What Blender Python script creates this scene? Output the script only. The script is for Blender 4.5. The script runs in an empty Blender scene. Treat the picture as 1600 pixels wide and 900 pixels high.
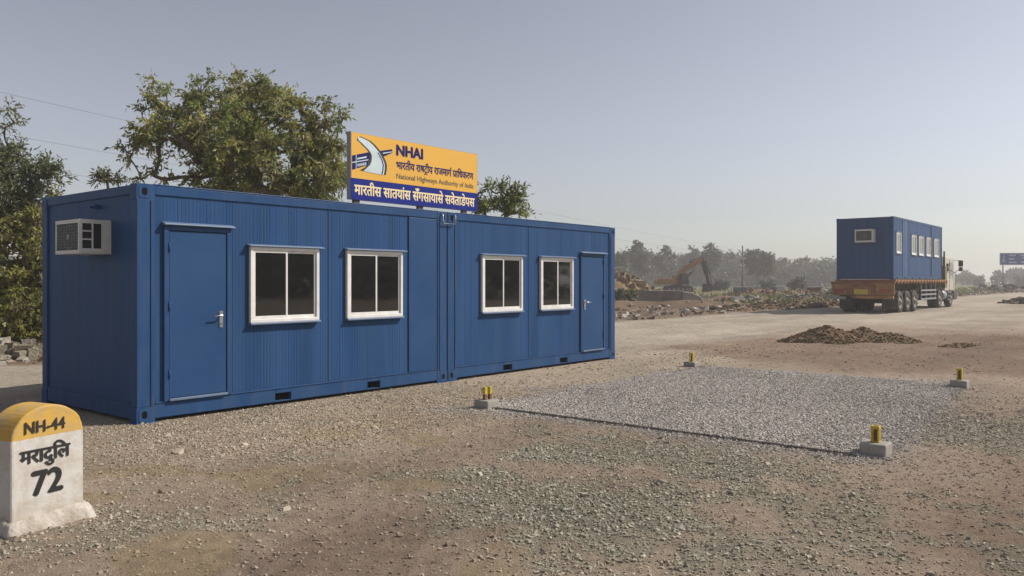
import bpy, bmesh, math, random
import numpy as np
from mathutils import Vector, Matrix

S = bpy.context.scene
R = math.radians
random.seed(7)

# ------------------------------------------------------------------ camera
cam_d = bpy.data.cameras.new("camera")
cam_d.lens = 28.55
cam_d.sensor_width = 36.0
cam_d.shift_y = -11 / 1600
cam_d.clip_start = 0.1
cam_d.clip_end = 6000
cam = bpy.data.objects.new("camera", cam_d)
cam.location = (0, 0, 1.535)
cam.rotation_euler = (R(90), 0, 0)
S.collection.objects.link(cam)
S.camera = cam

# ------------------------------------------------------------------ sky, sun, exposure
SUN_EL, SUN_ROT = 41.0, 80.0
W = bpy.data.worlds.new("World")
S.world = W
W.use_nodes = True
wn = W.node_tree
bg = wn.nodes["Background"]
sky = wn.nodes.new("ShaderNodeTexSky")
sky.sky_type = 'NISHITA'
sky.sun_disc = False
sky.sun_elevation = R(SUN_EL)
sky.sun_rotation = R(SUN_ROT)
sky.altitude = 200
sky.air_density = 1.0
sky.dust_density = 1.2
sky.ozone_density = 1.0
hs = wn.nodes.new("ShaderNodeHueSaturation")
hs.inputs["Saturation"].default_value = 0.40
hs.inputs["Hue"].default_value = 0.522
wn.links.new(sky.outputs[0], hs.inputs["Color"])
# thicker air than the node gives: the sky darkens faster away from the sun
v1 = wn.nodes.new("ShaderNodeVectorMath")
v1.operation = 'SCALE'
v1.inputs["Scale"].default_value = 1 / 6
gm = wn.nodes.new("ShaderNodeGamma")
gm.inputs["Gamma"].default_value = 1.15
v2 = wn.nodes.new("ShaderNodeVectorMath")
v2.operation = 'SCALE'
v2.inputs["Scale"].default_value = 6
wn.links.new(hs.outputs[0], v1.inputs[0])
wn.links.new(v1.outputs[0], gm.inputs["Color"])
wn.links.new(gm.outputs[0], v2.inputs[0])
wn.links.new(v2.outputs[0], bg.inputs["Color"])
bg.inputs["Strength"].default_value = 0.103

sun_d = bpy.data.lights.new("sun", 'SUN')
sun_d.energy = 4.4
sun_d.angle = R(0.55)
sun_d.color = (1.0, 0.93, 0.83)
sun = bpy.data.objects.new("sun", sun_d)
sdir = Vector((math.sin(R(SUN_ROT)) * math.cos(R(SUN_EL)), math.cos(R(SUN_ROT)) * math.cos(R(SUN_EL)), math.sin(R(SUN_EL))))
sun.rotation_euler = sdir.to_track_quat('Z', 'Y').to_euler()
sun.location = (60, 10, 60)
S.collection.objects.link(sun)

S.view_settings.view_transform = 'Standard'
S.view_settings.look = 'None'
S.view_settings.exposure = 0.1
S.view_settings.gamma = 1.0
S.view_settings.use_curve_mapping = False
S.render.engine = 'CYCLES'
S.cycles.use_denoising = True
S.cycles.max_bounces = 6
S.cycles.diffuse_bounces = 3
S.cycles.glossy_bounces = 3
S.cycles.transmission_bounces = 3
S.cycles.volume_bounces = 1
S.cycles.transparent_max_bounces = 6

COL = S.collection

# ------------------------------------------------------------------ frame of the yard: u runs along the cabins, n out of their long face
TH = math.atan2(7.41, 6.06)
U = np.array([math.cos(TH), math.sin(TH)])
N = np.array([math.sin(TH), -math.cos(TH)])
A0 = np.array([-4.02, 8.70])


def yard(a, b):
    p = A0 + U * a + N * b
    return float(p[0]), float(p[1])


# ------------------------------------------------------------------ noise
_rng = np.random.RandomState(11)
_TAB = _rng.rand(256, 256)


def vnoise(x, y):
    xi = np.floor(x).astype(np.int64)
    yi = np.floor(y).astype(np.int64)
    fx = x - xi
    fy = y - yi
    fx = fx * fx * (3 - 2 * fx)
    fy = fy * fy * (3 - 2 * fy)
    a = _TAB[xi % 256, yi % 256]
    b = _TAB[(xi + 1) % 256, yi % 256]
    c = _TAB[xi % 256, (yi + 1) % 256]
    d = _TAB[(xi + 1) % 256, (yi + 1) % 256]
    return (a * (1 - fx) + b * fx) * (1 - fy) + (c * (1 - fx) + d * fx) * fy


def fbm(x, y, octv=4, seed=0):
    x = np.asarray(x, float) + seed * 17.31
    y = np.asarray(y, float) + seed * 9.77
    s = 0
    amp = 0.5
    for i in range(octv):
        s = s + amp * vnoise(x, y)
        x = x * 2.03 + 5.1
        y = y * 2.03 + 3.7
        amp *= 0.5
    return s / (1 - 0.5 ** octv)


def sstep(e0, e1, x):
    t = np.clip((x - e0) / (e1 - e0), 0, 1)
    return t * t * (3 - 2 * t)


# ------------------------------------------------------------------ materials
def new_mat(name):
    m = bpy.data.materials.new(name)
    m.use_nodes = True
    nt = m.node_tree
    return m, nt, nt.nodes["Principled BSDF"]


def pmat(name, col, rough=0.6, metal=0.0, var=0.12, scale=4.0, bump=0.0, bscale=60.0, dirt=None, dirt_amt=0.0, dscale=2.5, stretch=None, spec=0.5):
    m, nt, p = new_mat(name)
    L = nt.links
    tc = nt.nodes.new("ShaderNodeTexCoord")
    mp = nt.nodes.new("ShaderNodeMapping")
    L.new(tc.outputs["Object"], mp.inputs["Vector"])
    if stretch:
        mp.inputs["Scale"].default_value = stretch
    nz = nt.nodes.new("ShaderNodeTexNoise")
    nz.inputs["Scale"].default_value = scale
    nz.inputs["Detail"].default_value = 6
    L.new(mp.outputs[0], nz.inputs["Vector"])
    mr = nt.nodes.new("ShaderNodeMapRange")
    mr.inputs["From Min"].default_value = 0.3
    mr.inputs["From Max"].default_value = 0.7
    mr.inputs["To Min"].default_value = 1 - var
    mr.inputs["To Max"].default_value = 1 + var
    L.new(nz.outputs["Fac"], mr.inputs["Value"])
    mx = nt.nodes.new("ShaderNodeVectorMath")
    mx.operation = 'SCALE'
    mx.inputs[0].default_value = col
    L.new(mr.outputs[0], mx.inputs["Scale"])
    out = mx.outputs[0]
    if dirt is not None:
        nd = nt.nodes.new("ShaderNodeTexNoise")
        nd.inputs["Scale"].default_value = dscale
        nd.inputs["Detail"].default_value = 8
        nd.inputs["Roughness"].default_value = 0.65
        L.new(mp.outputs[0], nd.inputs["Vector"])
        md = nt.nodes.new("ShaderNodeMapRange")
        md.inputs["From Min"].default_value = 0.42
        md.inputs["From Max"].default_value = 0.75
        md.inputs["To Max"].default_value = dirt_amt
        L.new(nd.outputs["Fac"], md.inputs["Value"])
        mm = nt.nodes.new("ShaderNodeMix")
        mm.data_type = 'RGBA'
        L.new(md.outputs[0], mm.inputs["Factor"])
        L.new(out, mm.inputs[6])
        mm.inputs[7].default_value = (*dirt, 1)
        out = mm.outputs[2]
    L.new(out, p.inputs["Base Color"])
    p.inputs["Metallic"].default_value = metal
    p.inputs["Specular IOR Level"].default_value = spec
    rr = nt.nodes.new("ShaderNodeMapRange")
    rr.inputs["To Min"].default_value = max(rough - 0.1, 0.02)
    rr.inputs["To Max"].default_value = min(rough + 0.1, 1) if rough > 0.15 else 0.05
    L.new(nz.outputs["Fac"], rr.inputs["Value"])
    L.new(rr.outputs[0], p.inputs["Roughness"])
    if bump > 0:
        nb = nt.nodes.new("ShaderNodeTexNoise")
        nb.inputs["Scale"].default_value = bscale
        nb.inputs["Detail"].default_value = 4
        L.new(tc.outputs["Object"], nb.inputs["Vector"])
        b = nt.nodes.new("ShaderNodeBump")
        b.inputs["Strength"].default_value = bump
        b.inputs["Distance"].default_value = 0.01
        L.new(nb.outputs["Fac"], b.inputs["Height"])
        L.new(b.outputs[0], p.inputs["Normal"])
    return m


def attr_mat(name, rough=0.9, translucent=0.0, noise_amt=0.25, nscale=6.0, spec=0.3, bump=None):
    """base colour from the mesh's own 'tint' attribute, broken up by noise"""
    m, nt, p = new_mat(name)
    L = nt.links
    at = nt.nodes.new("ShaderNodeAttribute")
    at.attribute_name = "tint"
    tc = nt.nodes.new("ShaderNodeTexCoord")
    nz = nt.nodes.new("ShaderNodeTexNoise")
    nz.inputs["Scale"].default_value = nscale
    nz.inputs["Detail"].default_value = 8
    nz.inputs["Roughness"].default_value = 0.7
    L.new(tc.outputs["Object"], nz.inputs["Vector"])
    mr = nt.nodes.new("ShaderNodeMapRange")
    mr.inputs["From Min"].default_value = 0.25
    mr.inputs["From Max"].default_value = 0.75
    mr.inputs["To Min"].default_value = 1 - noise_amt
    mr.inputs["To Max"].default_value = 1 + noise_amt
    L.new(nz.outputs["Fac"], mr.inputs["Value"])
    mx = nt.nodes.new("ShaderNodeVectorMath")
    mx.operation = 'SCALE'
    L.new(at.outputs["Color"], mx.inputs[0])
    L.new(mr.outputs[0], mx.inputs["Scale"])
    L.new(mx.outputs[0], p.inputs["Base Color"])
    p.inputs["Roughness"].default_value = rough
    p.inputs["Specular IOR Level"].default_value = spec
    if bump:
        h = None
        for sc_, st_ in bump:
            nb = nt.nodes.new("ShaderNodeTexNoise")
            nb.inputs["Scale"].default_value = sc_
            nb.inputs["Detail"].default_value = 6
            nb.inputs["Roughness"].default_value = 0.65
            L.new(tc.outputs["Object"], nb.inputs["Vector"])
            b = nt.nodes.new("ShaderNodeBump")
            b.inputs["Strength"].default_value = 1.0
            b.inputs["Distance"].default_value = st_
            L.new(nb.outputs["Fac"], b.inputs["Height"])
            if h is not None:
                L.new(h, b.inputs["Normal"])
            h = b.outputs[0]
        L.new(h, p.inputs["Normal"])
    if translucent > 0:
        tr = nt.nodes.new("ShaderNodeBsdfTranslucent")
        L.new(mx.outputs[0], tr.inputs["Color"])
        ms = nt.nodes.new("ShaderNodeMixShader")
        ms.inputs[0].default_value = translucent
        L.new(p.outputs[0], ms.inputs[1])
        L.new(tr.outputs[0], ms.inputs[2])
        L.new(ms.outputs[0], nt.nodes["Material Output"].inputs["Surface"])
    return m


M = {}
DUST = (0.30, 0.25, 0.19)
M['blue'] = pmat('blue_paint', (0.024, 0.069, 0.172), rough=0.42, var=0.10, scale=1.2, bump=0.06, bscale=35, spec=0.08, dirt=(0.075, 0.105, 0.155), dirt_amt=0.5, dscale=5.0, stretch=(1.6, 1.6, 0.35))
M['blue_wall'] = pmat('blue_wall_paint', (0.0235, 0.068, 0.17), rough=0.45, var=0.16, scale=1.6, bump=0.10, bscale=9, spec=0.08, dirt=(0.045, 0.085, 0.16), dirt_amt=0.5, dscale=2.4, stretch=(3.0, 3.0, 0.22))
M['blue_door'] = pmat('blue_door_paint', (0.023, 0.068, 0.17), rough=0.4, var=0.07, scale=1.5, bump=0.03, bscale=20, spec=0.15, dirt=(0.045, 0.085, 0.16), dirt_amt=0.3, dscale=1.5)
M['trim_grey'] = pmat('pale_blue_trim', (0.13, 0.18, 0.28), rough=0.4, var=0.1, scale=6)
M['dark'] = pmat('dark_void', (0.008, 0.009, 0.011), rough=0.9, var=0.1, spec=0.1)
M['white'] = pmat('white_frame_paint', (0.72, 0.71, 0.68), rough=0.35, var=0.06, scale=5, dirt=(0.42, 0.39, 0.34), dirt_amt=0.35, dscale=9)
M['ac_white'] = pmat('off_white_enamel', (0.58, 0.57, 0.54), rough=0.4, var=0.07, scale=6, dirt=(0.3, 0.27, 0.22), dirt_amt=0.4, dscale=8)
M['ac_dark'] = pmat('dark_grille', (0.025, 0.025, 0.027), rough=0.6, var=0.2, scale=20)
M['steel'] = pmat('brushed_steel', (0.62, 0.62, 0.62), rough=0.3, metal=1.0, var=0.08, scale=10)
M['galv'] = pmat('grey_metal', (0.25, 0.26, 0.28), rough=0.5, metal=0.4, var=0.12, scale=8)
M['glass'] = pmat('tinted_window_glass', (0.010, 0.0105, 0.011), rough=0.1, var=0.3, scale=3, spec=0.8, bump=0.05, bscale=2.5)
M['rubber'] = pmat('tyre_rubber', (0.03, 0.029, 0.028), rough=0.85, var=0.25, scale=9, dirt=(0.16, 0.13, 0.10), dirt_amt=0.7, dscale=4)
M['rim'] = pmat('dusty_rim', (0.20, 0.18, 0.16), rough=0.7, var=0.2, scale=10, dirt=(0.25, 0.2, 0.15), dirt_amt=0.5)
M['chassis'] = pmat('dark_chassis', (0.035, 0.032, 0.03), rough=0.75, var=0.3, scale=5, dirt=(0.14, 0.11, 0.08), dirt_amt=0.5)
M['orange'] = pmat('weathered_orange_board', (0.33, 0.18, 0.065), rough=0.75, var=0.35, scale=3.5, dirt=(0.12, 0.06, 0.035), dirt_amt=0.95, dscale=2.5, stretch=(1, 1, 2.2))
M['rust'] = pmat('rusty_red_steel', (0.20, 0.07, 0.04), rough=0.75, var=0.3, scale=6, dirt=(0.30, 0.22, 0.12), dirt_amt=0.5)
M['redpaint'] = pmat('red_paint', (0.26, 0.045, 0.03), rough=0.5, var=0.15)
M['cab_white'] = pmat('dusty_white_cab', (0.46, 0.43, 0.38), rough=0.4, var=0.08, scale=2, dirt=(0.35, 0.3, 0.24), dirt_amt=0.45, dscale=2)
M['olive'] = pmat('olive_panel', (0.14, 0.13, 0.06), rough=0.7, var=0.25, scale=3)
M['yellow'] = pmat('yellow_paint', (0.52, 0.40, 0.05), rough=0.5, var=0.15, scale=20, dirt=(0.25, 0.18, 0.05), dirt_amt=0.5, dscale=25)
M['brownwood'] = pmat('brown_wood', (0.16, 0.08, 0.03), rough=0.8, var=0.3, scale=15)
M['concrete'] = pmat('grey_concrete', (0.34, 0.32, 0.29), rough=0.9, var=0.15, scale=12, bump=0.5, bscale=90, dirt=(0.22, 0.19, 0.15), dirt_amt=0.5, dscale=9, spec=0.2)
M['concrete_dark'] = pmat('weathered_concrete', (0.21, 0.195, 0.18), rough=0.95, var=0.3, scale=1.5, bump=0.8, bscale=8, dirt=(0.13, 0.11, 0.09), dirt_amt=0.7, dscale=1.2, spec=0.2)
M['sign_yellow'] = pmat('sign_yellow_sheet', (0.70, 0.40, 0.075), spec=0.15, rough=0.5, var=0.03, scale=2)
M['sign_blue'] = pmat('sign_blue_sheet', (0.012, 0.024, 0.20), rough=0.5, var=0.05, scale=2, spec=0.1)
M['sign_edge'] = pmat('sign_grey_edge', (0.20, 0.21, 0.24), rough=0.5, var=0.1)
M['letter_blue'] = pmat('letter_blue', (0.012, 0.012, 0.10), rough=0.6, var=0.05, spec=0.1)
M['letter_cream'] = pmat('letter_cream', (0.78, 0.64, 0.36), rough=0.5, var=0.05)
M['letter_black'] = pmat('letter_black', (0.012, 0.012, 0.012), rough=0.7, var=0.3, scale=30)
M['letter_grey'] = pmat('letter_grey', (0.10, 0.075, 0.05), rough=0.6, var=0.05)
M['emblem_road'] = pmat('emblem_pale_blue', (0.50, 0.60, 0.62), rough=0.4, var=0.12, scale=6)
M['board_blue'] = pmat('highway_board_blue', (0.03, 0.075, 0.25), rough=0.4, var=0.05)
M['board_white'] = pmat('highway_board_white', (0.55, 0.58, 0.66), rough=0.4, var=0.05)
M['exc'] = pmat('excavator_orange', (0.30, 0.13, 0.02), rough=0.6, var=0.2, scale=1.5, dirt=(0.13, 0.075, 0.035), dirt_amt=0.6, dscale=1.5)
M['exc_dark'] = pmat('excavator_dark', (0.016, 0.014, 0.012), rough=0.8, var=0.3, scale=2, dirt=(0.10, 0.08, 0.06), dirt_amt=0.4)
M['bark'] = pmat('bark', (0.14, 0.11, 0.085), rough=0.95, var=0.35, scale=8, bump=0.8, bscale=25, stretch=(1, 1, 0.3), spec=0.2)
M['wire'] = pmat('wire_black', (0.06, 0.06, 0.065), rough=0.7, var=0.05)
M['leaf'] = attr_mat('leaves', rough=0.45, translucent=0.42, noise_amt=0.2, nscale=2.0, spec=0.35)
M['ground'] = attr_mat('soil', rough=0.97, noise_amt=0.28, nscale=9.0, spec=0.15, bump=[(7, 0.04), (45, 0.02), (130, 0.008)])
M['stone'] = attr_mat('crushed_stone', rough=0.92, noise_amt=0.22, nscale=45.0, spec=0.2)
M['mound'] = attr_mat('loose_earth', rough=0.98, noise_amt=0.3, nscale=4.0, spec=0.1, bump=[(5, 0.05), (22, 0.03)])


def stone_mark_mat():
    """milestone paint: mustard above, white below, as painted bands with a worn edge and stains"""
    m, nt, p = new_mat('milestone_paint')
    L = nt.links
    tc = nt.nodes.new("ShaderNodeTexCoord")
    sp = nt.nodes.new("ShaderNodeSeparateXYZ")
    L.new(tc.outputs["Object"], sp.inputs[0])
    n1 = nt.nodes.new("ShaderNodeTexNoise")
    n1.inputs["Scale"].default_value = 14
    n1.inputs["Detail"].default_value = 6
    L.new(tc.outputs["Object"], n1.inputs["Vector"])
    ad = nt.nodes.new("ShaderNodeMath")
    ad.operation = 'MULTIPLY_ADD'
    L.new(n1.outputs["Fac"], ad.inputs[0])
    ad.inputs[1].default_value = 0.012
    L.new(sp.outputs["Z"], ad.inputs[2])
    gt = nt.nodes.new("ShaderNodeMath")
    gt.operation = 'GREATER_THAN'
    L.new(ad.outputs[0], gt.inputs[0])
    gt.inputs[1].default_value = 0.578
    # stains
    n2 = nt.nodes.new("ShaderNodeTexNoise")
    n2.inputs["Scale"].default_value = 7
    n2.inputs["Detail"].default_value = 10
    n2.inputs["Roughness"].default_value = 0.72
    L.new(tc.outputs["Object"], n2.inputs["Vector"])
    st = nt.nodes.new("ShaderNodeMapRange")
    st.inputs["From Min"].default_value = 0.42
    st.inputs["From Max"].default_value = 0.70
    st.inputs["To Max"].default_value = 0.75
    L.new(n2.outputs["Fac"], st.inputs["Value"])
    # splash dirt near the ground
    sg = nt.nodes.new("ShaderNodeMapRange")
    sg.inputs["From Min"].default_value = 0.26
    sg.inputs["From Max"].default_value = 0.02
    sg.inputs["To Max"].default_value = 0.85
    L.new(ad.outputs[0], sg.inputs["Value"])
    sg2 = nt.nodes.new("ShaderNodeMath")
    sg2.operation = 'MULTIPLY'
    L.new(sg.outputs[0], sg2.inputs[0])
    L.new(n2.outputs["Fac"], sg2.inputs[1])
    tot = nt.nodes.new("ShaderNodeMath")
    tot.operation = 'ADD'
    tot.use_clamp = True
    L.new(st.outputs[0], tot.inputs[0])
    L.new(sg2.outputs[0], tot.inputs[1])
    mc = nt.nodes.new("ShaderNodeMix")
    mc.data_type = 'RGBA'
    L.new(gt.outputs[0], mc.inputs["Factor"])
    mc.inputs[6].default_value = (0.56, 0.545, 0.52, 1)
    mc.inputs[7].default_value = (0.55, 0.34, 0.07, 1)
    md = nt.nodes.new("ShaderNodeMix")
    md.data_type = 'RGBA'
    L.new(tot.outputs[0], md.inputs["Factor"])
    L.new(mc.outputs[2], md.inputs[6])
    md.inputs[7].default_value = (0.36, 0.29, 0.21, 1)
    L.new(md.outputs[2], p.inputs["Base Color"])
    p.inputs["Roughness"].default_value = 0.85
    p.inputs["Specular IOR Level"].default_value = 0.2
    b = nt.nodes.new("ShaderNodeBump")
    b.inputs["Strength"].default_value = 0.5
    b.inputs["Distance"].default_value = 0.012
    L.new(n2.outputs["Fac"], b.inputs["Height"])
    L.new(b.outputs[0], p.inputs["Normal"])
    return m


M['milestone'] = stone_mark_mat()


# ------------------------------------------------------------------ mesh helpers
class MB:
    """collects shapes into ONE mesh"""

    def __init__(self):
        self.v, self.f, self.sm, self.mi = [], [], [], []

    def add(self, vs, fs, smooth=False, mi=0):
        o = len(self.v)
        self.v += [tuple(map(float, p)) for p in vs]
        self.f += [tuple(i + o for i in q) for q in fs]
        self.sm += [smooth] * len(fs)
        self.mi += [mi] * len(fs)
        return self

    def box(self, x0, x1, y0, y1, z0, z1, mi=0):
        vs = [(x, y, z) for z in (z0, z1) for y in (y0, y1) for x in (x0, x1)]
        fs = [(0, 2, 3, 1), (4, 5, 7, 6), (0, 1, 5, 4), (2, 6, 7, 3), (0, 4, 6, 2), (1, 3, 7, 5)]
        return self.add(vs, fs, mi=mi)

    def beam(self, p0, p1, w, h, up=(0, 0, 1), mi=0):
        p0, p1 = Vector(p0), Vector(p1)
        d = (p1 - p0).normalized()
        s = d.cross(Vector(up))
        if s.length < 1e-5:
            s = d.cross(Vector((1, 0, 0)))
        s.normalize()
        t = s.cross(d).normalized()
        vs = []
        for p in (p0, p1):
            for a, b in ((-1, -1), (1, -1), (1, 1), (-1, 1)):
                vs.append(p + s * a * w / 2 + t * b * h / 2)
        fs = [(3, 2, 1, 0), (4, 5, 6, 7), (0, 1, 5, 4), (1, 2, 6, 5), (2, 3, 7, 6), (3, 0, 4, 7)]
        return self.add(vs, fs, mi=mi)

    def tube(self, pts, rad, seg=8, cap=True, smooth=True, mi=0):
        pts = [Vector(p) for p in pts]
        n = len(pts)
        if not hasattr(rad, '__len__'):
            rad = [rad] * n
        vs, fs = [], []
        ref = Vector((0, 0, 1))
        for i, p in enumerate(pts):
            d = (pts[min(i + 1, n - 1)] - pts[max(i - 1, 0)]).normalized()
            if abs(d.dot(ref)) > 0.95:
                r2 = Vector((1, 0, 0))
            else:
                r2 = ref
            s = d.cross(r2).normalized()
            t = s.cross(d).normalized()
            for k in range(seg):
                a = 2 * math.pi * k / seg
                vs.append(p + (s * math.cos(a) + t * math.sin(a)) * rad[i])
        for i in range(n - 1):
            for k in range(seg):
                k2 = (k + 1) % seg
                fs.append((i * seg + k, i * seg + k2, (i + 1) * seg + k2, (i + 1) * seg + k))
        self.add(vs, fs, smooth, mi)
        if cap:
            o = len(self.v) - len(vs)
            self.f += [tuple(o + k for k in reversed(range(seg))), tuple(o + (n - 1) * seg + k for k in range(seg))]
            self.sm += [False, False]
            self.mi += [mi, mi]
        return self

    def prism(self, poly, axis, d0, d1, mi=0):
        """poly of 2D points extruded along axis 'x', 'y' or 'z'"""
        n = len(poly)

        def P(q, d):
            return {'x': (d, q[0], q[1]), 'y': (q[0], d, q[1]), 'z': (q[0], q[1], d)}[axis]
        vs = [P(q, d0) for q in poly] + [P(q, d1) for q in poly]
        fs = [tuple(range(n)), tuple(reversed(range(n, 2 * n)))]
        for i in range(n):
            j = (i + 1) % n
            fs.append((i, i + n, j + n, j))
        return self.add(vs, fs, mi=mi)

    def lathe(self, prof, c, axis='y', seg=28, smooth=True, mi=0):
        """prof: (radius, offset along axis)"""
        vs, fs = [], []
        n = len(prof)
        for k in range(seg):
            a = 2 * math.pi * k / seg
            ca, sa = math.cos(a), math.sin(a)
            for r, h in prof:
                if axis == 'y':
                    vs.append((c[0] + r * ca, c[1] + h, c[2] + r * sa))
                elif axis == 'x':
                    vs.append((c[0] + h, c[1] + r * ca, c[2] + r * sa))
                else:
                    vs.append((c[0] + r * ca, c[1] + r * sa, c[2] + h))
        for k in range(seg):
            k2 = (k + 1) % seg
            for i in range(n - 1):
                fs.append((k * n + i, k * n + i + 1, k2 * n + i + 1, k2 * n + i))
        return self.add(vs, fs, smooth, mi)

    def build(self, name, mats, parent=None, bevel=0.0, label=None):
        me = bpy.data.meshes.new(name)
        me.from_pydata(self.v, [], self.f)
        if not isinstance(mats, (list, tuple)):
            mats = [mats]
        for m in mats:
            me.materials.append(m)
        me.polygons.foreach_set('use_smooth', self.sm)
        me.polygons.foreach_set('material_index', self.mi)
        bm = bmesh.new()
        bm.from_mesh(me)
        bmesh.ops.recalc_face_normals(bm, faces=bm.faces)
        bm.to_mesh(me)
        bm.free()
        o = bpy.data.objects.new(name, me)
        COL.objects.link(o)
        if parent is not None:
            o.parent = parent
        if bevel > 0:
            b = o.modifiers.new("edge", 'BEVEL')
            b.width = bevel
            b.segments = 2
            b.limit_method = 'ANGLE'
            b.angle_limit = R(50)
        if label:
            o['label'] = label
        return o


def np_mesh(name, V, F, mat, parent=None, tint=None, domain='FACE', smooth=False):
    """V (n,3), F (m,k) arrays -> object"""
    me = bpy.data.meshes.new(name)
    V = np.asarray(V, np.float32)
    F = np.asarray(F, np.int32)
    m, k = F.shape
    me.vertices.add(len(V))
    me.vertices.foreach_set('co', V.ravel())
    me.loops.add(m * k)
    me.loops.foreach_set('vertex_index', F.ravel())
    me.polygons.add(m)
    me.polygons.foreach_set('loop_start', np.arange(0, m * k, k, dtype=np.int32))
    me.polygons.foreach_set('use_smooth', np.full(m, smooth))
    me.update(calc_edges=True)
    if tint is not None:
        at = me.attributes.new('tint', 'FLOAT_COLOR', domain)
        c = np.ones((len(tint), 4), np.float32)
        c[:, :3] = tint
        at.data.foreach_set('color', c.ravel())
    me.materials.append(mat)
    o = bpy.data.objects.new(name, me)
    COL.objects.link(o)
    if parent is not None:
        o.parent = parent
    return o


def tag(o, label=None, cat=None, group=None, kind=None):
    if label:
        o['label'] = label
    if cat:
        o['category'] = cat
    if group:
        o['group'] = group
    if kind:
        o['kind'] = kind
    return o


def thing(name, label, cat, loc=(0, 0, 0), rz=0.0, group=None):
    o = bpy.data.objects.new(name, None)
    o.empty_display_size = 0.2
    COL.objects.link(o)
    o.location = loc
    o.rotation_euler = (0, 0, rz)
    return tag(o, label, cat, group)


# ------------------------------------------------------------------ ground
PAD = (3.25, 9.10, 2.15, 6.66)  # a0, a1, b0, b1 of the gravel pad


def to_yard(x, y):
    rx, ry = x - A0[0], y - A0[1]
    return rx * U[0] + ry * U[1], rx * N[0] + ry * N[1]


def poly_in(x, y, pts, soft):
    """soft mask of a convex polygon given counter-clockwise"""
    d = np.full(np.shape(x), 1e9)
    n = len(pts)
    for i in range(n):
        (x0, y0), (x1, y1) = pts[i], pts[(i + 1) % n]
        ex, ey = x1 - x0, y1 - y0
        l = math.hypot(ex, ey)
        d = np.minimum(d, (ex * (y - y0) - ey * (x - x0)) / l)
    return sstep(-soft, soft, d)


def soils(x, y):
    """weights of each kind of ground at world x, y (arrays)"""
    a, b = to_yard(x, y)
    n1 = fbm(x * 0.45, y * 0.45, 4, 1) - 0.5
    n2 = fbm(x * 1.6, y * 1.6, 4, 2) - 0.5
    n3 = fbm(x * 4.5, y * 4.5, 3, 3) - 0.5
    jx, jy = x + n2 * 1.6, y + n1 * 2.0
    ja, jb = a + n1 * 1.6 + n3 * 0.4, b + n2 * 1.4
    w = {}
    w['road'] = sstep(0.4, -0.8, jb) * sstep(-8.3, -7.5, b + n2 * 0.8)
    w['verge'] = sstep(-7.5, -8.3, b + n2 * 0.8)
    far = sstep(24, 30, y + n1 * 6)
    w['road'] = np.maximum(w['road'], far * sstep(-8.3, -7.5, b + n2 * 0.8))
    w['soil'] = poly_in(jx, jy, [(3.4, 18.6), (4.2, 16.2), (5.6, 14.1), (9.0, 12.3), (16, 15), (19, 24), (11, 22.6), (6.5, 21.6)], 0.7)
    w['soil'] = np.maximum(w['soil'], poly_in(jx, jy, [(2.6, 3.0), (9, 2.5), (9.5, 8.8), (5.0, 8.2), (3.6, 6.6), (2.2, 5.2)], 0.6) * 0.8)
    e = np.hypot((jx - 1.25) / 1.5, (jy - 5.9) / 2.0)
    w['green'] = sstep(1.15, 0.65, e + n3 * 0.9) * sstep(-0.26, 0.02, n2 + n1 * 0.6 + 0.05)
    e2 = np.hypot((jx - 4.6) / 1.3, (jy - 8.3) / 1.4)
    w['green'] = np.maximum(w['green'], 0.75 * sstep(1.1, 0.6, e2 + n3))
    w['green'] = np.maximum(w['green'], 0.6 * sstep(0.10, 0.22, n2 + n3 * 0.6) * sstep(14, 8, y))
    w['apron'] = sstep(3.2, 1.6, jb) * sstep(-0.4, 0.3, jb) * sstep(-2.2, 0.2, ja) * sstep(14.5, 11.0, ja)
    pa = np.maximum(np.maximum(PAD[0] - ja, ja - PAD[1]), np.maximum(PAD[2] - jb, jb - PAD[3] + 0.075 * (a - PAD[0])))
    w['grey'] = sstep(0.75, 0.05, pa + n3 * 0.8) * (1 - 0.75 * sstep(-0.1, 0.25, b - PAD[3] + 0.075 * (a - PAD[0])))
    w['dark'] = sstep(0.05, 0.2, n1 - n2 * 0.3) * sstep(12, 8, y)
    w['yellow'] = sstep(0.12, 0.2, fbm(x * 0.9, y * 1.1, 3, 9) - 0.5) * sstep(1.0, -0.6, x) * sstep(10, 8, y)
    return w


BASE = np.array((0.32, 0.25, 0.19))
SOILC = [('apron', (0.37, 0.31, 0.235)), ('road', (0.365, 0.315, 0.25)), ('dark', (0.215, 0.16, 0.12)), ('yellow', (0.27, 0.205, 0.11)), ('soil', (0.23, 0.166, 0.122)),
         ('green', (0.245, 0.225, 0.17)), ('grey', (0.30, 0.275, 0.25)), ('verge', (0.175, 0.125, 0.085))]
AMT = {'apron': 0.85, 'road': 1.0, 'dark': 0.7, 'yellow': 0.5, 'soil': 1.0, 'green': 0.9, 'grey': 0.9, 'verge': 1.0}


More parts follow.
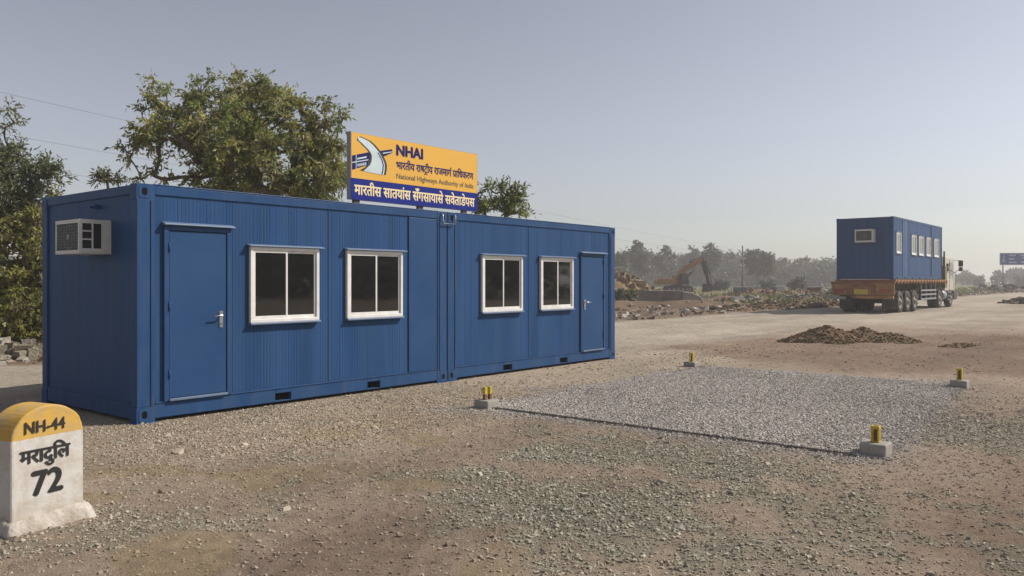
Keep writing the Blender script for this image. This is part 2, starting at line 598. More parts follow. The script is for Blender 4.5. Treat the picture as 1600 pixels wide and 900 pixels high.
def soil_colour(x, y):
    w = soils(x, y)
    c = np.ones(np.shape(x) + (3,)) * BASE
    for k, col in SOILC:
        ww = (w[k] * AMT[k])[..., None]
        c = c * (1 - ww) + np.array(col) * ww
    a, b = to_yard(x, y)
    # tyre-worn streaks along the road, pale dust and darker damp runs
    st = fbm(a * 0.08, b * 1.3, 4, 5) - 0.5
    c = c * (1 + st * 0.55 * sstep(10, 22, y) + 0)[..., None]
    # weeds and dry grass beyond the road
    g = sstep(-9.5, -14, b) * sstep(-0.08, 0.12, fbm(x * 0.05, y * 0.05, 4, 6) - 0.5) * sstep(52, 75, y)
    g = np.maximum(g * 0.8, sstep(80, 120, y) * sstep(-12, -20, b) * 0.8)
    c = c * (1 - g[..., None]) + np.array((0.15, 0.155, 0.07)) * g[..., None]
    s2 = fbm(a * 0.22, b * 2.4, 4, 12) - 0.5
    c = c * (1 + 0.35 * s2 * sstep(16, 10, y))[..., None]
    t = fbm(x * 0.7, y * 0.7, 5, 8) - 0.5
    return c * (1 + 0.5 * t)[..., None]


def ground_z(x, y):
    a, b = to_yard(x, y)
    far = sstep(8, 30, np.hypot(x, y - 6))
    z = (fbm(x * 0.35, y * 0.35, 3, 20) - 0.5) * 0.09
    z = z + (fbm(x * 2.2, y * 2.2, 3, 21) - 0.5) * 0.035 + (fbm(x * 9, y * 9, 3, 22) - 0.5) * 0.022
    # wheel ruts of the dirt road
    z = z + (fbm(a * 0.1, b * 1.6, 3, 23) - 0.5) * 0.10 * sstep(14, 22, y)
    # keep it level where the cabins, the pad and the markers stand
    lev = sstep(1.2, 0.2, np.maximum(np.maximum(-0.2 - a, a - 9.8), np.maximum(-2.7 - b, b - 0.3)))
    pl = sstep(1.0, 0.2, np.maximum(np.maximum(PAD[0] - 0.1 - a, a - PAD[1] - 0.1), np.maximum(PAD[2] - 0.1 - b, b - PAD[3] - 0.1)))
    lev = np.maximum(lev, pl)
    # rough spoil beyond the road
    z = z + sstep(-8.5, -11, b) * (fbm(x * 0.25, y * 0.25, 4, 24) - 0.42) * 0.9 * sstep(200, 60, y)
    return z * (1 - lev) - 0.006 * lev


def gz(x, y):
    return float(ground_z(np.array([x]), np.array([y]))[0])


def axis(lo, hi, step, gl, gh, end_lo, end_hi):
    mid = list(np.arange(lo, hi, step))
    out, s, p = [], step, mid[-1]
    while p < end_hi:
        s *= gh
        p += s
        out.append(p)
    left, s, p = [], step, mid[0]
    while p > end_lo:
        s *= gl
        p -= s
        left.append(p)
    return np.array(left[::-1] + mid + out)


gx = axis(-5.5, 7.5, 0.04, 1.045, 1.03, -1200, 1200)
gy = axis(3.2, 12.5, 0.04, 1.12, 1.012, -60, 1200)
GX, GY = np.meshgrid(gx, gy)
GZ = ground_z(GX, GY)
nx_, ny_ = len(gx), len(gy)
idx = np.arange(nx_ * ny_).reshape(ny_, nx_)
F = np.stack([idx[:-1, :-1], idx[:-1, 1:], idx[1:, 1:], idx[1:, :-1]], -1).reshape(-1, 4)
g = np_mesh('ground', np.stack([GX, GY, GZ], -1).reshape(-1, 3), F, M['ground'], tint=soil_colour(GX, GY).reshape(-1, 3), domain='POINT', smooth=True)
tag(g, kind='structure')

# raised gravel pad: a slab of crushed stone with a ragged rim
pa = np.arange(PAD[0], PAD[1] + 0.01, 0.04)
pb = np.arange(PAD[2], PAD[3] + 0.01, 0.04)
PA, PB = np.meshgrid(pa, pb)
rim = np.minimum(np.minimum(PA - PAD[0], PAD[1] - PA), np.minimum(PB - PAD[2], PAD[3] - PB))
edge = (fbm(PA * 2.5, PB * 2.5, 4, 30) - 0.5) * 0.22
PZ = 0.012 + (fbm(PA * 6, PB * 6, 3, 31) - 0.5) * 0.03
PZ = np.where(rim < 0.001, -0.05, PZ)
soft = np.minimum(PAD[1] - PA, np.minimum(PB - PAD[2], PAD[3] - PB))
PZ = np.where(soft < 0.30, -0.02 + (PZ + 0.02) * sstep(0, 0.30, soft), PZ)
PA2 = PA + np.where(rim < 0.05, edge * 0.7, 0)
PB = PAD[2] + (PB - PAD[2]) * (1 - 0.0165 * (PA - PAD[0]))
PX = A0[0] + U[0] * PA2 + N[0] * PB
PY = A0[1] + U[1] * PA2 + N[1] * PB
pi = np.arange(PA.size).reshape(PA.shape)
F = np.stack([pi[:-1, :-1], pi[1:, :-1], pi[1:, 1:], pi[:-1, 1:]], -1).reshape(-1, 4)
pc = np.array((0.34, 0.31, 0.285)) * (1 + 0.4 * (fbm(PX * 1.2, PY * 1.2, 4, 33) - 0.5))[..., None]
pad = np_mesh('gravel_pad', np.stack([PX, PY, PZ], -1).reshape(-1, 3), F, M['ground'], tint=pc.reshape(-1, 3), domain='POINT', smooth=False)
tag(pad, kind='structure')


# ------------------------------------------------------------------ loose stones
CUBE_V = np.array([(x, y, z) for z in (-1, 1) for y in (-1, 1) for x in (-1, 1)], float)
CUBE_F = np.array([(0, 2, 3, 1), (4, 5, 7, 6), (0, 1, 5, 4), (2, 6, 7, 3), (0, 4, 6, 2), (1, 3, 7, 5)])


def stones(name, x, y, z, size, col, rng, mat=None, flat=0.65, sink=0.15):
    n = len(x)
    V = np.repeat(CUBE_V[None] * 0.5, n, 0)
    V = V * (1 + (rng.rand(n, 8, 3) - 0.5) * 0.9)
    V *= (0.55 + rng.rand(n, 1, 3) * 0.75)
    V[..., 2] *= flat
    # random spin and tilt
    th = rng.rand(n) * 2 * math.pi
    ti = (rng.rand(n) - 0.5) * 1.3
    c, s = np.cos(ti)[:, None], np.sin(ti)[:, None]
    y1 = V[..., 1] * c - V[..., 2] * s
    z1 = V[..., 1] * s + V[..., 2] * c
    c, s = np.cos(th)[:, None], np.sin(th)[:, None]
    x2 = V[..., 0] * c - y1 * s
    y2 = V[..., 0] * s + y1 * c
    V = np.stack([x2, y2, z1], -1) * size[:, None, None]
    V += np.stack([x, y, z + size * (0.3 - sink)], -1)[:, None, :]
    F = (CUBE_F[None] + (np.arange(n) * 8)[:, None, None]).reshape(-1, 4)
    return np_mesh(name, V.reshape(-1, 3), F, mat or M['stone'], tint=np.repeat(col, 6, 0))


rng = np.random.RandomState(5)


def scatter(n, ymin, ymax, spread=0.74, off=1.2):
    """points over the wedge of ground in front of the viewer, a little wider than the view"""
    y = np.sqrt(ymin ** 2 + rng.rand(n) * (ymax ** 2 - ymin ** 2))
    x = (rng.rand(n) * 2 - 1) * (spread * y + off)
    return x, y


def free_of_cabins(x, y):
    a, b = to_yard(x, y)
    return ~((a > -0.02) & (a < 9.62) & (b > -2.55) & (b < -0.03))


PALE = np.array([(0.38, 0.325, 0.255), (0.33, 0.28, 0.215), (0.28, 0.23, 0.175), (0.44, 0.385, 0.31), (0.25, 0.195, 0.14)])
GREY = np.array([(0.42, 0.39, 0.355), (0.38, 0.35, 0.32), (0.46, 0.43, 0.39), (0.35, 0.32, 0.295), (0.41, 0.365, 0.325)])
GREEN = np.array([(0.33, 0.315, 0.25), (0.285, 0.27, 0.21), (0.38, 0.36, 0.29), (0.24, 0.225, 0.17), (0.40, 0.355, 0.28)])


def pick(pal, n):
    return pal[rng.randint(0, len(pal), n)] * (0.8 + 0.4 * rng.rand(n, 1))


# stones over the open ground: dense where the soil is gravelly, sparse grit elsewhere
x, y = scatter(360000, 3.4, 12.5)
w = soils(x, y)
dens = 0.34 + 0.45 * w['apron'] + 0.75 * w['green'] + 0.55 * w['grey'] - 0.22 * w['soil'] - 0.05 * w['dark'] - 0.15 * w['yellow']
dens = dens * (0.55 + 0.9 * fbm(x * 1.3, y * 1.3, 4, 40)) * sstep(13, 9, y)
a, b = to_yard(x, y)
inpad = (a > PAD[0] + .02) & (a < PAD[1] - .02) & (b > PAD[2]) & (b < PAD[3] - 0.15 - 0.075 * (a - PAD[0]))
keep = (rng.rand(len(x)) < dens) & free_of_cabins(x, y) & ~inpad
x, y = x[keep], y[keep]
w = {k: v[keep] for k, v in w.items()}
n = len(x)
size = 0.0045 + 0.014 * rng.rand(n) ** 3 + 0.006 * w['green'] * rng.rand(n) + 0.006 * w['apron'] * rng.rand(n)
big = rng.rand(n) < 0.004
size[big] *= 2.4
col = pick(PALE, n) * (1 - 0.22 * np.maximum(w['soil'], w['dark']))[:, None]
sel = rng.rand(n) < w['green']
col[sel] = pick(GREEN, n)[sel]
sel = rng.rand(n) < w['grey'] * 0.85
col[sel] = pick(GREY, n)[sel]
own = (0.35 + 0.4 * (size < 0.009) + 0.2 * rng.rand(n))[:, None] * (1 - 0.6 * np.maximum(w['green'], w['grey']))[:, None]
col = col * (1 - own) + soil_colour(x, y) * (0.8 + 0.75 * rng.rand(n, 1)) * own
tag(stones('gravel', x, y, ground_z(x, y), size, col, rng), kind='stuff')

# crushed stone on the pad
n = 125000
pa_ = PAD[0] + rng.rand(n) * (PAD[1] - PAD[0] + 0.25) - 0.02
sp = rng.rand(n) < 0.012
pa_[sp] = PAD[0] - 0.25 * rng.rand(sp.sum()) ** 2
pb_ = PAD[2] - 0.2 + rng.rand(n) * (PAD[3] - PAD[2] + 0.25)
pbw = PAD[2] + (pb_ - PAD[2]) * (1 - 0.0165 * (pa_ - PAD[0]))
x = A0[0] + U[0] * pa_ + N[0] * pbw
y = A0[1] + U[1] * pa_ + N[1] * pbw
ee = np.minimum(PAD[1] + .1 - pa_, np.minimum(pb_ - PAD[2] + .1, PAD[3] - .05 - pb_)) + 0.35 * (fbm(x * 1.5, y * 1.5, 3, 47) - 0.5)
z = 0.019 * sstep(0, 0.35, ee)
keep = rng.rand(n) < 0.25 + 0.75 * sstep(-0.15, 0.1, ee)
z = np.where(pa_ < PAD[0] - 0.02, ground_z(x, y), z)
x, y, z = x[keep], y[keep], z[keep]
n = len(x)
tag(stones('crushed_stone', x, y, z, 0.009 + 0.011 * rng.rand(n) ** 2, pick(GREY, n) * (0.82 + 0.36 * fbm(x * 0.9, y * 0.9, 4, 48))[:, None], rng, sink=0.05), kind='stuff')

# farther gravel, bigger grains only
x, y = scatter(52000, 11.5, 26, spread=0.7)
w = soils(x, y)
dens = 0.10 + 0.7 * w['apron'] + 0.5 * w['grey'] + 0.10 * w['soil'] - 0.085 * w['road']
keep = (rng.rand(len(x)) < dens * (0.4 + fbm(x * 0.8, y * 0.8, 4, 41))) & free_of_cabins(x, y)
a, b = to_yard(x, y)
keep &= ~((a > PAD[0]) & (a < PAD[1]) & (b > PAD[2]) & (b < PAD[3] - 0.075 * (a - PAD[0])))
x, y = x[keep], y[keep]
n = len(x)
col = pick(PALE, n)
sel = rng.rand(n) < w['grey'][keep]
col[sel] = pick(GREY, n)[sel]
col *= (1 - 0.3 * w['soil'][keep])[:, None]
tag(stones('far_gravel', x, y, ground_z(x, y), 0.010 + 0.022 * rng.rand(n) ** 3, col, rng, sink=0.22), kind='stuff')

# rubble along the far verge of the road
n = 5200
aa = -12 + rng.rand(n) ** 1.4 * 130
bb = -8.0 - np.abs(rng.randn(n)) * (1.6 + aa.clip(0) * 0.07)
x = A0[0] + U[0] * aa + N[0] * bb
y = A0[1] + U[1] * aa + N[1] * bb
size = (0.035 + 0.20 * rng.rand(n) ** 6) * (1 + aa.clip(0) * 0.010)
col = pick(np.array([(0.36, 0.32, 0.27), (0.26, 0.21, 0.16), (0.18, 0.14, 0.10), (0.42, 0.39, 0.35), (0.22, 0.15, 0.10)]), n)
tag(stones('rubble', x, y, ground_z(x, y), size, col, rng, flat=0.7), kind='stuff')

# low tufts on the scraped ground and beyond the road
n = 26000
aa = 6 + rng.rand(n) ** 1.3 * 170
bb = -9.5 - np.abs(rng.randn(n)) * (3 + aa * 0.12)
x = A0[0] + U[0] * aa + N[0] * bb
y = A0[1] + U[1] * aa + N[1] * bb
keep = (fbm(x * 0.12, y * 0.12, 4, 45) > 0.48)
x, y, aa = x[keep], y[keep], aa[keep]
n = len(x)
h = (0.05 + 0.16 * rng.rand(n)) * (1 + aa * 0.012)
th = rng.rand(n) * 6.283
wd = h * 0.35
lean = (rng.rand(n, 2) - 0.5) * h[:, None] * 1.2
zz = ground_z(x, y)
V = np.stack([np.stack([x - np.cos(th) * wd, y - np.sin(th) * wd, zz - 0.01], -1), np.stack([x + np.cos(th) * wd, y + np.sin(th) * wd, zz - 0.01], -1),
              np.stack([x + lean[:, 0], y + lean[:, 1], zz + h], -1)], 1).reshape(-1, 3)
tag(np_mesh('grass', V, np.arange(3 * n).reshape(-1, 3), M['leaf'], tint=pick(np.array([(0.13, 0.15, 0.05), (0.20, 0.19, 0.08), (0.10, 0.12, 0.05)]), n)), kind='stuff')
# ------------------------------------------------------------------ site cabins
def ring_plate(mb, cx, cz, w, h, hole_w, hole_h, y, depth, face='y', seg=16, mi_hole=1):
    """plate with a rounded hole sunk into it; lies in the plane y (or x) = const, front towards -y (or -x)"""
    outer, inner = [], []
    for k in range(seg):
        a = 2 * math.pi * (k + 0.5) / seg
        ca, sa = math.cos(a), math.sin(a)
        m = max(abs(ca), abs(sa))
        outer.append((cx + ca / m * w / 2, cz + sa / m * h / 2))
        inner.append((cx + math.copysign(abs(ca) ** 0.75, ca) * hole_w / 2, cz + math.copysign(abs(sa) ** 0.75, sa) * hole_h / 2))

    def P(q, d):
        return (q[0], d, q[1]) if face == 'y' else (d, q[0], q[1])
    vs = [P(q, y) for q in outer] + [P(q, y) for q in inner] + [P(q, y + depth) for q in inner]
    fs, fd = [], []
    for k in range(seg):
        j = (k + 1) % seg
        fs.append((k, j, seg + j, seg + k))
        fd.append((seg + k, seg + j, 2 * seg + j, 2 * seg + k))
    fd.append(tuple(range(2 * seg, 3 * seg)))
    mb.add(vs, fs)
    mb.add(vs, fd, mi=mi_hole)


def ribbed(mb, x0, x1, z0, z1, y, seed, pitch=0.045, depth=0.0026, seams=()):
    """wall sheet with fine vertical swages, a few of them sharper seams"""
    r = random.Random(seed)
    xs = [(x0, y)]
    x = x0 + 0.04
    while x < x1 - 0.05:
        d = depth * (0.2 + r.random() ** 2)
        if any(abs(x - s) < pitch * 0.5 for s in seams):
            xs += [(x - 0.006, y), (x - 0.003, y + 0.007), (x + 0.003, y + 0.007), (x + 0.006, y - 0.003), (x + 0.02, y)]
        else:
            xs += [(x - 0.012, y), (x - 0.004, y + d), (x + 0.004, y + d), (x + 0.012, y)]
        x += pitch * (0.8 + 0.4 * r.random())
    xs.append((x1, y))
    vs = [(p[0], p[1], z) for z in (z0, z1) for p in xs]
    n = len(xs)
    mb.add(vs, [(i, i + 1, n + i + 1, n + i) for i in range(n - 1)])
    mb.box(x0, x1, y + 0.012, y + 0.05, z0, z1)


def window(root, x0, x1, z0, z1, yw=0.022, lintel=True, scale=1.0, mats=None):
    """sliding two-leaf window standing proud of the wall at y = yw"""
    s = scale
    f = MB()
    t = 0.042 * s
    yf = yw - 0.045
    f.box(x0, x0 + t, yf, yw, z0 + t, z1 - t)
    f.box(x1 - t, x1, yf, yw, z0 + t, z1 - t)
    f.box(x0, x1, yf, yw, z1 - t, z1)
    f.box(x0, x1, yf, yw, z0, z0 + t)
    w = f.build('window', M['white'], root, bevel=0.004)
    xm = (x0 + x1) / 2
    for k, (a, b, yo) in enumerate(((x0 + t + .001, xm + 0.025, 0.008), (xm - 0.02, x1 - t - .001, 0.022))):
        q = MB()
        u_ = 0.027 * s
        za, zb = z0 + t + .001, z1 - t - .001
        y0, y1 = yf + yo, yf + yo + 0.013
        q.box(a, a + u_, y0, y1, za + u_, zb - u_)
        q.box(b - u_, b, y0, y1, za + u_, zb - u_)
        q.box(a, b, y0, y1, zb - u_, zb)
        q.box(a, b, y0, y1, za, za + u_ * 1.3)
        if k == 1:
            q.box(a + .006, a + 0.02, y0 - 0.008, y0 - .0005, (za + zb) / 2 - .04, (za + zb) / 2 + .04)
        q.build('sash', M['white'], w, bevel=0.002)
        g = MB()
        g.box(a + u_ - .002, b - u_ + .002, y0 + 0.004, y1 - 0.003, za + u_ * 1.3 - .002, zb - u_ + .002)
        g.build('pane', M['glass'], w)
    sl = MB()
    sl.box(x0 - 0.01, x1 + 0.01, yf - 0.025, yw, z0 - 0.026, z0 - 0.001)
    sl.build('sill', M['trim_grey'], w, bevel=0.005)
    if lintel:
        ln = MB()
        ln.prism([(yw - .001, z1 + 0.002), (yf - 0.04, z1 + 0.002), (yf - 0.04, z1 + 0.014), (yw - .001, z1 + 0.032)], 'x', x0 - 0.03, x1 + 0.06)
        ln.build('drip_cap', M['trim_grey'], w, bevel=0.003)
    return w


def door(root, x0, x1, z0, z1, yw=0.022, handle_right=True):
    f = MB()
    t = 0.055
    yf = yw - 0.034
    f.box(x0, x0 + t, yf, yw, z0, z1 - t)
    f.box(x1 - t, x1, yf, yw, z0, z1 - t)
    f.box(x0, x1, yf, yw, z1 - t, z1)
    fr = f.build('door_frame', M['blue'], root, bevel=0.005)
    h = MB()
    h.prism([(yw - .001, z1 + 0.002), (yf - 0.045, z1 + 0.002), (yf - 0.045, z1 + 0.018), (yw - .001, z1 + 0.042)], 'x', x0 - 0.015, x1 + 0.03)
    h.build('drip_cap', M['trim_grey'], fr, bevel=0.004)
    th = MB()
    th.box(x0 + t + .002, x1 - t - .002, yf - 0.02, yw, z0 + 0.002, z0 + 0.028)
    th.build('threshold', M['trim_grey'], fr, bevel=0.003)
    l = MB()
    g = 0.007
    l.box(x0 + t + g, x1 - t - g, yw - 0.022, yw - 0.001, z0 + 0.034, z1 - t - g)
    lf = l.build('door', M['blue_door'], root, bevel=0.004)
    gap = MB()
    gap.box(x0 + t, x1 - t, yw - 0.004, yw - .0025, z0 + .03, z1 - t)
    gap.build('door_gap', M['dark'], fr)
    hx = x1 - t - 0.075 if handle_right else x0 + t + 0.075
    sgn = -1 if handle_right else 1
    hz = z0 + 0.93
    hm = MB()
    yh = yw - 0.023
    hm.box(hx - 0.022, hx + 0.022, yh - 0.008, yh, hz - 0.14, hz + 0.05)
    hm.tube([(hx, yh - .008, hz), (hx, yh - 0.055, hz), (hx + sgn * 0.015, yh - 0.06, hz), (hx + sgn * 0.12, yh - 0.06, hz - 0.004)], 0.0095, 8)
    hm.tube([(hx, yh - .007, hz - 0.09), (hx, yh - 0.018, hz - 0.09)], 0.012, 10)
    hm.build('handle', M['steel'], lf)
    hxx = x0 + t + 0.002 if handle_right else x1 - t - 0.002
    for q in (0.25, 1.0, 1.65):
        hg = MB()
        hg.tube([(hxx, yf - .004, z0 + q), (hxx, yf - .004, z0 + q + 0.1)], 0.009, 8)
        hg.build('hinge', M['blue'], lf)
    return lf


def air_conditioner(root, y0, y1, z0, z1, out, ins=0.04, b=0.032, plain_side=False):
    """window unit sticking out of the end wall (x = 0) towards -x"""
    c = MB()
    xo = -out
    c.box(xo + 0.012, ins, y0 + 0.012, y1 - 0.012, z0 + 0.012, z1 - 0.012, mi=1)
    H = z1 - z0
    if plain_side:
        c.box(xo + 0.012, ins - .001, y0 + .003, y0 + 0.009, z0 + 0.012, z1 - 0.012)
    # outer cage: rails along all edges, skins on top, bottom and the far side
    c.box(xo, ins, y0, y1, z1 - 0.011, z1)
    c.box(xo, ins, y0, y1, z0, z0 + 0.011)
    c.box(xo, ins, y1 - 0.011, y1, z0 + .012, z1 - .012)
    for ya in (y0, y1 - b):
        c.box(xo, xo + 0.011, ya, ya + b, z0 + .0115, z1 - .0115)
    c.box(xo, xo + 0.011, y0 + b, y1 - b, z1 - b * 1.3, z1 - .0115)
    c.box(xo, xo + 0.011, y0 + b, y1 - b, z0 + .0115, z0 + b * 1.3)
    # near side: post, two columns of louvred openings, plain panel by the wall
    L = out
    c.box(xo + 0.0115, xo + L * 0.11, y0, y0 + 0.011, z0 + .0115, z1 - .0115)
    c.box(xo + L * 0.42, xo + L * 0.48, y0, y0 + 0.011, z0 + .0115, z1 - .0115)
    c.box(xo + L * 0.75, ins, y0, y0 + 0.011, z0 + .0115, z1 - .0115)
    c.box(xo + L * 0.11, xo + L * 0.42, y0, y0 + 0.011, z1 - 0.045, z1 - .0115)
    c.box(xo + L * 0.48, xo + L * 0.75, y0, y0 + 0.011, z1 - 0.045, z1 - .0115)
    c.box(xo + L * 0.11, xo + L * 0.42, y0, y0 + 0.011, z0 + .0115, z0 + 0.06)
    c.box(xo + L * 0.48, xo + L * 0.75, y0, y0 + 0.011, z0 + .0115, z0 + 0.06)
    for q in (0.42, 0.66):
        c.box(xo + L * 0.11, xo + L * 0.42, y0, y0 + 0.011, z0 + H * q - .008, z0 + H * q + .008)
    ac = c.build('air_conditioner', [M['ac_white'], M['ac_dark']], root, bevel=0.002, label='white window air conditioner sticking out of the blue end wall')
    g = MB()
    ny, nz = 13, 9
    for i in range(1, ny):
        yy = y0 + b + (y1 - y0 - 2 * b) * i / ny
        g.box(xo + 0.002, xo + 0.006, yy - .0022, yy + .0022, z0 + b * 1.3, z1 - b * 1.3)
    for i in range(1, nz):
        zz = z0 + b * 1.3 + (H - 2.6 * b) * i / nz
        g.box(xo + 0.0062, xo + 0.009, y0 + b, y1 - b, zz - .0022, zz + .0022)
    g.build('grille', M['galv'], ac)
    fn = MB()
    cy, cz = (y0 + y1) / 2 - 0.02, (z0 + z1) / 2
    fn.lathe([(0, -0.002), (0.035, -0.002), (0.035, 0.003), (0, 0.003)], (xo + 0.0045, cy, cz), 'x', 16)
    fn.lathe([(0.13, 0.0), (0.138, 0.0), (0.138, 0.003), (0.13, 0.003), (0.13, 0.0)], (xo + 0.0095, cy, cz), 'x', 28)
    fn.build('fan_guard', M['galv'], ac)
    lv = MB()
    for i in range(16):
        zz = z0 + 0.07 + (H - 0.125) * i / 15
        lv.box(xo + L * 0.11 + .001, xo + L * 0.42 - .001, y0 + 0.006, y0 + .0105, zz - .004, zz + .001)
        lv.box(xo + L * 0.48 + .001, xo + L * 0.75 - .001, y0 + 0.006, y0 + .0105, zz - .004, zz + .001)
    lv.build('louvres', M['ac_dark'], ac)
    return ac


def cabin(name, label, loc, rz, L, Wd, H, seed, group, rail=0.20, top=0.115, post=0.205, pockets=(), panels=(), seams=(), left_post=None, feet=True):
    """long box cabin: x along its length, front face at y = 0, inside towards +y"""
    root = thing(name, label, 'site cabin', loc, rz, group)
    z0 = 0.035
    # base frame with real fork pockets in the front rail
    fr = MB()
    xs = [post]
    for p in pockets:
        xs += [p - 0.115, p + 0.115]
    xs.append(L - post)
    for i in range(0, len(xs), 2):
        fr.box(xs[i], xs[i + 1], 0.008, 0.09, z0, rail)
    for p in pockets:
        fr.box(p - 0.115, p + 0.115, 0.008, 0.09, z0, z0 + 0.012)
        fr.box(p - 0.115, p + 0.115, 0.008, 0.09, z0 + 0.105, rail)
    fr.box(post, L - post, Wd - 0.09, Wd - 0.008, z0, rail)
    fr.box(0.008, 0.09, 0.16, Wd - 0.16, z0, rail)
    fr.box(L - 0.09, L - 0.008, 0.16, Wd - 0.16, z0, rail)
    fr.build('base_frame', M['blue'], root, bevel=0.006)
    if pockets:
        for p in pockets:
            pk = MB()
            pk.box(p - 0.114, p + 0.114, 0.075, 0.085, z0 + .0125, z0 + 0.104)
            pk.build('fork_pocket', M['dark'], root)
    lip = MB()
    lip.box(post, L - post, -0.002, 0.0195, rail - 0.004, rail + 0.008)
    lip.box(-0.002, 0.024, 0.16, Wd - 0.16, rail - 0.004, rail + 0.008)
    lip.build('drip_edge', M['blue'], root, bevel=0.003)
    fl = MB()
    fl.box(0.091, L - 0.091, 0.091, Wd - 0.091, z0 + 0.02, rail - 0.02)
    fl.build('floor', M['chassis'], root)
    tp = MB()
    tp.box(post, L - post, 0.006, 0.10, H - top, H - 0.012)
    tp.box(post - .02, L - post + .02, 0.0, 0.03, H - 0.0115, H + 0.004)
    tp.box(post, L - post, Wd - 0.10, Wd - 0.006, H - top, H - 0.012)
    tp.box(0.006, 0.10, 0.16, Wd - 0.16, H - top, H - 0.012)
    tp.box(L - 0.10, L - 0.006, 0.16, Wd - 0.16, H - top, H - 0.012)
    tp.build('top_rail', M['blue'], root, bevel=0.007)
    rf = MB()
    rf.box(0.102, L - 0.102, 0.102, Wd - 0.102, H - 0.06, H - 0.025)
    rf.build('roof', M['galv'], root)
    # corner posts with castings
    for (xa, xb) in ((0, post), (L - post, L)):
        for (ya, yb) in ((0, 0.155), (Wd - 0.155, Wd)):
            p = MB()
            p.box(xa + .004, xb - .004, ya + .004, yb - .004, 0.17, H - 0.17)
            front = ya == 0
            if front:   # folded return beside the wall sheet
                xi = xb if xa == 0 else xa
                s = -1 if xa == 0 else 1
                p.box(min(xi + s * .052, xi + s * .040), max(xi + s * .052, xi + s * .040), -0.006, 0.0035, 0.175, H - 0.175)
            po = p.build('corner_post', M['blue'], root, bevel=0.008)
            for (za, zb) in ((0.0, 0.172), (H - 0.172, H)):
                c = MB()
                c.box(xa, xb if front else xb, ya + 0.004, yb, za + .002, zb - .002)
                hxc = xa + 0.085 if xa == 0 else xb - 0.085
                cz = (za + zb) / 2
                if front:
                    ring_plate(c, (xa + xb) / 2, cz, xb - xa, zb - za - 0.004, 0.001, 0.001, ya + .0035, 0.0005)
                    ring_plate(c, hxc, cz, 0.13, 0.15, 0.062, 0.082, ya - .001, 0.0035)
                if xa == 0:
                    ring_plate(c, (ya + 0.085) if front else (yb - 0.085), cz, 0.11, 0.13, 0.05, 0.075, xa - .001, 0.0035, 'x')
                c.build('corner_casting', [M['blue'], M['dark']], po)
            if feet and za is not None:
                ft = MB()
                ft.box(xa - 0.015 if xa == 0 else xa - .03, xb + .03 if xa == 0 else xb + .0, ya - 0.02 if front else ya, yb if front else yb + .02, -0.03, 0.0015)
                ft.build('foot_plate', M['blue'], po, bevel=0.004)
    # walls
    w = MB()
    px = post
    for (pa_, pb_) in sorted(panels):
        if pa_ > px + .05:
            ribbed(w, px, pa_, rail, H - top, 0.022, seed, seams=seams)
        px = pb_
    if px < L - post - .02:
        ribbed(w, px, L - post, rail, H - top, 0.022, seed + 1, seams=seams)
    w.build('front_wall', M['blue_wall'], root)
    for (pa_, pb_) in panels:
        q = MB()
        q.box(pa_ + 0.012, pb_ - 0.012, 0.004, 0.05, rail + .009, H - top - 0.012)
        q.build('flat_panel', M['blue_door'], root, bevel=0.006)
        q = MB()
        q.box(pa_ + .001, pb_ - .001, 0.03, 0.045, rail + .001, H - top - .001)
        q.build('panel_groove', M['dark'], root)
    bw = MB()
    bw.box(post, L - post, Wd - 0.06, Wd - 0.03, rail, H - top)
    bw.build('back_wall', M['blue_wall'], root)
    for nm, xa, sg in (('end_wall', 0.026, 1), ('end_wall', L - 0.026, -1)):
        e = MB()
        r = random.Random(seed + 5)
        ys = [(0.155, 0.0)]
        yy = 0.24
        while yy < Wd - 0.2:
            ys += [(yy - .012, 0), (yy - .004, .0015), (yy + .004, .0015), (yy + .012, 0)]
            yy += 0.20 + 0.2 * r.random()
        ys.append((Wd - 0.155, 0.0))
        m = len(ys)
        e.add([(xa + sg * q[1], q[0], z) for z in (rail, H - top) for q in ys], [(i, i + 1, m + i + 1, m + i) for i in range(m - 1)])
        e.box(min(xa + sg * .012, xa + sg * .04), max(xa + sg * .012, xa + sg * .04), 0.155, Wd - 0.155, rail, H - top)
        e.build(nm, M['blue_wall'], root)
    return root


LC = 4.785
G = 'blue site cabins standing end to end'
x_, y_ = yard(0, 0)
c1 = cabin('site_cabin', 'blue steel cabin with an air conditioner on its end wall, nearest the milestone', (x_, y_, 0.0), TH, LC, 2.5, 2.59, 3, G,
           pockets=(1.85, 3.33), panels=((3.98, 4.58),), seams=(2.56,))
door(c1, 0.30, 1.12, 0.205, 2.15, handle_right=True)
window(c1, 1.37, 2.38, 1.03, 1.95)
window(c1, 2.84, 3.85, 1.03, 1.95)
air_conditioner(c1, 0.65, 1.27, 1.835, 2.215, 0.32)
q = MB()
q.box(-0.03, 0.02, 0.93, 1.01, 2.36, 2.41)
q.tube([(-0.02, 0.97, 2.385), (-0.07, 0.97, 2.375)], 0.014, 8)
q.build('cable_gland', M['blue'], c1, bevel=0.004)
# thin cable clip and U-shaped link that ties the two cabins together at the top
q = MB()
zt = 2.59 - 0.02
q.tube([(LC - 0.125, -0.004, zt - .01), (LC - 0.125, -0.03, zt - .03), (LC - 0.12, -0.034, zt - 0.13), (LC - 0.10, -0.034, zt - 0.165), (LC + 0.13, -0.034, zt - 0.165), (LC + 0.15, -0.034, zt - 0.13), (LC + 0.155, -0.03, zt - 0.03), (LC + 0.155, -0.004, zt - .01)], 0.009, 8)
q.build('coupling_link', M['steel'], c1)

